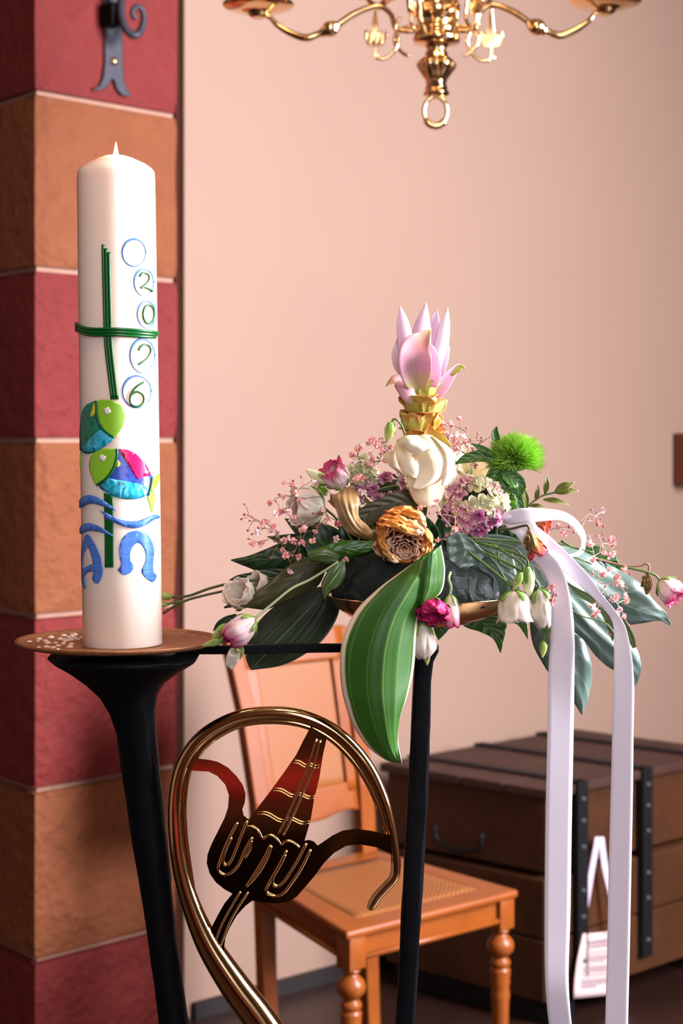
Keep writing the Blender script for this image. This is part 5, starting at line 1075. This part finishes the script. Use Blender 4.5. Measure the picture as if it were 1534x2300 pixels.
# ---------------- baby's breath
def blossom_mesh(mat, seed, big=True):
    m = MB(); rnd = random.Random(seed)
    for i in range(13 if big else 1):
        a = rnd.uniform(0, 2*PI); z = rnd.uniform(-.6, 1); r = math.sqrt(max(0, 1-z*z)); d = V((r*math.cos(a), r*math.sin(a), z))
        m.pet([V(), d*.5, d*.8+V((0, 0, .1)), d*1.0], [.1, .42, .5, .25], n=V((rnd.uniform(-1, 1), rnd.uniform(-1, 1), 1)), cup=.5, nu=4, nv=5, ruf=.12, seed=i)
    if not big: m = MB().lathe([(0, -1), (.7, -.6), (.95, 0), (.6, .75), (0, 1)], (0, 0, 0), 8)
    o = m.build('blossom', mat, at=(0, 0, 0)); me = o.data; bpy.data.objects.remove(o); return me
BM = [blossom_mesh(m_blo, 1), blossom_mesh(m_blo2, 2), blossom_mesh(m_blo, 3)]; SM = blossom_mesh(m_bud, 4, False)
def spray(label, root, bl, sm, ox, oy, s, d, seed, stem=m_gst, stems0=()):
    rnd = random.Random(seed); R0 = P(root[0], root[1], d+.03)
    t = thing('babys_breath_spray', label, 'flower spray', R0)
    T = [(P(ox+x/s, oy+y/s, d+rnd.uniform(-.028, .028)), 1) for x, y in bl]+[(P(ox+x/s, oy+y/s, d+rnd.uniform(-.028, .028)), 0) for x, y in sm]
    T.sort(key=lambda q: (q[0]-R0).length)
    nodes = [R0]; m = MB()
    for p, big in T:
        best = min((n for n in nodes if (n-R0).length < (p-R0).length), key=lambda n: (n-p).length+.25*(R0-n).length*0, default=R0)
        L = (p-best).length
        if L > .012:
            k = best.lerp(p, .62)+V((rnd.uniform(-1, 1), rnd.uniform(-1, 1), rnd.uniform(-.2, 1)))*L*.07; nodes.append(k)
            nodes.append(best.lerp(k, .5)+V((0, 0, L*.02)))
            m.tube([best, best.lerp(k, .5)+V((0, 0, L*.02)), k], [.00045, .0004, .00034], 5, 8); m.tube([k, p], .00026, 4, 3)
        else: m.tube([best, p], .00026, 4, 3)
    m.build('stems', stem, t)
    for i, (p, big) in enumerate(T):
        e = (rnd.uniform(0, 6), rnd.uniform(0, 6), rnd.uniform(0, 6))
        if big: inst(BM[i % 3], 'blossom', t, p, e, px(7.6)*rnd.uniform(.75, 1.2))
        else: inst(SM, 'tiny_bud', t, p, e, px(3.2)*rnd.uniform(.8, 1.2))
    return t
spray('wide airy spray of coral pink baby\'s breath at the far left', (810, 1200), [(160, 765), (330, 650), (450, 480), (520, 490), (565, 565), (450, 600), (575, 625), (400, 735), (430, 720), (380, 745), (490, 730), (540, 765), (285, 815), (265, 825), (305, 805), (365, 850), (345, 905), (230, 900), (405, 920), (175, 1000), (260, 1005), (450, 975), (500, 950), (540, 985), (520, 970), (605, 1000), (620, 875), (635, 862), (600, 885), (720, 895), (695, 970), (440, 1055), (470, 1105), (580, 1115), (790, 715), (830, 800), (820, 812), (705, 455), (720, 495), (900, 960), (915, 830), (985, 1140), (970, 1120), (510, 1235)],
      [(110, 660), (85, 790), (110, 750), (155, 805), (140, 888), (175, 920), (145, 960), (600, 425), (530, 460), (410, 580), (380, 635), (230, 865), (340, 1125), (370, 980), (1060, 1075), (1070, 1020), (1000, 1075), (730, 860), (690, 840), (760, 740), (520, 1105), (700, 740), (560, 855)], 520, 960, 3.835, 1.71, 21)
spray('pink baby\'s breath cluster just left of the cream rose', (893, 1118), [(1110, 170), (1090, 185), (1120, 155), (1040, 240), (1060, 300), (1070, 435), (1120, 430), (1200, 225), (1215, 270), (1190, 310), (1175, 300), (1200, 320), (1240, 340), (1225, 300), (1290, 225), (1285, 110), (1300, 120), (1255, 150), (1310, 185), (1330, 190), (1295, 180), (1375, 190), (1360, 175), (1210, 110), (1180, 130), (1320, 275), (1425, 300), (1015, 470), (1110, 565)], [(1350, 95), (1320, 210), (1260, 260), (1150, 320), (1100, 270), (1380, 250)], 520, 960, 3.835, 1.745, 22, m_stem)
spray('pink baby\'s breath rising behind the right side of the cream rose', (1040, 1130), [(740, 195), (730, 210), (820, 215), (800, 205), (885, 160), (780, 290), (810, 310), (795, 300), (870, 290), (925, 305), (840, 330), (850, 345), (880, 360), (940, 360), (860, 395), (970, 400), (960, 380), (1000, 420), (960, 490), (1030, 565), (1055, 430), (1195, 295), (865, 420)], [(950, 235), (1050, 285), (1325, 295), (1395, 340), (985, 350), (1040, 315), (1215, 440), (1350, 465), (1330, 510), (1380, 550), (1300, 530), (1305, 555), (985, 330), (1080, 320), (1080, 345)], 800, 900, 3.835, 1.76, 23)
spray('small pink sprig crossing in front below the cream rose', (1010, 1215), [(550, 925), (690, 855), (845, 1105), (700, 1195)], [(900, 1105), (770, 1160), (815, 1150), (870, 930), (700, 960), (635, 970), (880, 1080)], 800, 900, 3.835, 1.675, 24, m_gstl)
spray('long pink baby\'s breath spray trailing over the right hand leaves', (1185, 1215), [(897, 800), (860, 905), (850, 898), (970, 1030), (985, 1080), (900, 1130), (915, 1140), (975, 1150), (960, 1165), (990, 1140), (830, 1195), (805, 1060), (590, 990), (550, 925), (945, 1270), (820, 1300), (900, 1310), (1015, 1330), (1020, 1345), (1045, 1380), (1005, 1385), (1065, 1260), (1080, 1470), (1080, 1515), (845, 1430), (890, 1500), (970, 1520), (1000, 1490), (820, 1560), (850, 1600), (825, 1630), (1010, 1620), (1030, 1590), (1060, 1640)],
      [(805, 795), (850, 820), (785, 870), (880, 865), (905, 925), (900, 985), (840, 1000), (910, 1030), (880, 1195), (1110, 1305), (970, 1390), (1085, 1415), (930, 1565), (785, 825), (1100, 1710), (670, 970), (630, 930), (915, 1405)], 1100, 920, 3.534, 1.70, 25, m_gstl)
spray('short pink sprig at the upper left edge of the left ribbon tail', (1205, 1270), [(480, 1430), (490, 1410), (495, 1545), (490, 1490), (500, 1520)], [(570, 1385), (515, 1430), (530, 1470), (515, 1365), (525, 1450), (530, 1472), (510, 1400), (440, 1320)], 1100, 920, 3.534, 1.655, 26)
spray('few pink blossoms beside the right ribbon tail', (1290, 1330), [(1010, 1740), (950, 1780), (985, 1700)], [(1045, 1690), (960, 1650)], 1100, 920, 3.534, 1.69, 27)
# ================================================================ ribbon
t = NT('white_satin'); f = t.noise(3, 2); t.col(t.mix(f, sr(226, 216, 232), sr(238, 232, 244))); m_sat = t.set(Roughness=.38, Sheen_Weight=.3)
rb_ = thing('ribbon', 'white satin ribbon looped at the top with two long hanging tails', 'ribbon', P(1150, 1170, 1.66))
pxribbon(MB(), [(1152, 1150, 1.665, 1128, 1172, 1.665), (1182, 1152, 1.655, 1150, 1195, 1.655), (1205, 1180, 1.65, 1162, 1205, 1.65), (1228, 1225, 1.645, 1190, 1250, 1.645), (1258, 1270, 1.64, 1212, 1275, 1.65), (1276, 1318, 1.64, 1236, 1322, 1.645), (1287, 1380, 1.64, 1238, 1382, 1.645), (1290, 1440, 1.635, 1236, 1440, 1.645), (1290, 1520, 1.635, 1231, 1520, 1.64), (1288, 1650, 1.635, 1229, 1650, 1.635), (1284, 1850, 1.635, 1225, 1850, 1.635), (1281, 2050, 1.635, 1223, 2050, 1.635), (1277, 2180, 1.635, 1224, 2190, 1.635), (1280, 2260, 1.635, 1229, 2270, 1.64), (1288, 2340, 1.64, 1238, 2340, 1.645), (1300, 2480, 1.65, 1255, 2480, 1.655)], 120).build('left_tail', m_sat, rb_, solid=.0005)
pxribbon(MB(), [(1190, 1170, 1.66, 1150, 1190, 1.66), (1235, 1205, 1.655, 1208, 1228, 1.655), (1275, 1243, 1.65, 1250, 1268, 1.655), (1322, 1292, 1.65, 1290, 1303, 1.655), (1352, 1335, 1.65, 1328, 1338, 1.655), (1384, 1375, 1.65, 1360, 1372, 1.655), (1405, 1410, 1.648, 1377, 1405, 1.655), (1418, 1470, 1.645, 1379, 1470, 1.652), (1424, 1540, 1.645, 1378, 1540, 1.65), (1423, 1640, 1.645, 1375, 1640, 1.65), (1421, 1800, 1.645, 1371, 1800, 1.65), (1418, 1950, 1.645, 1367, 1950, 1.65), (1414, 2150, 1.645, 1363, 2150, 1.65), (1410, 2320, 1.645, 1359, 2320, 1.65), (1408, 2480, 1.65, 1357, 2480, 1.655)], 120).build('right_tail', m_sat, rb_, solid=.0005)
pxribbon(MB(), [(1130, 1155, 1.66, 1128, 1180, 1.665), (1150, 1145, 1.655, 1158, 1176, 1.655), (1180, 1141, 1.652, 1190, 1174, 1.652), (1220, 1142, 1.655, 1228, 1170, 1.655), (1262, 1148, 1.665, 1255, 1168, 1.66), (1292, 1165, 1.685, 1280, 1178, 1.675), (1312, 1192, 1.70, 1300, 1202, 1.69), (1316, 1215, 1.705, 1306, 1218, 1.695), (1312, 1238, 1.70, 1300, 1236, 1.69), (1298, 1249, 1.69, 1282, 1245, 1.68), (1282, 1250, 1.675, 1262, 1246, 1.67), (1262, 1244, 1.66, 1245, 1240, 1.658)], 80).build('loop', m_sat, rb_, solid=.0005)
MB().lathe([(0, -px(14)), (px(8), -px(11)), (px(12), 0), (px(9), px(10)), (0, px(13))], P(1143, 1163, 1.66), 14, axis=(1, 0, .2), mod=lambda a, i: 1+.12*math.sin(a*4+i)).build('knot', m_sat, rb_)
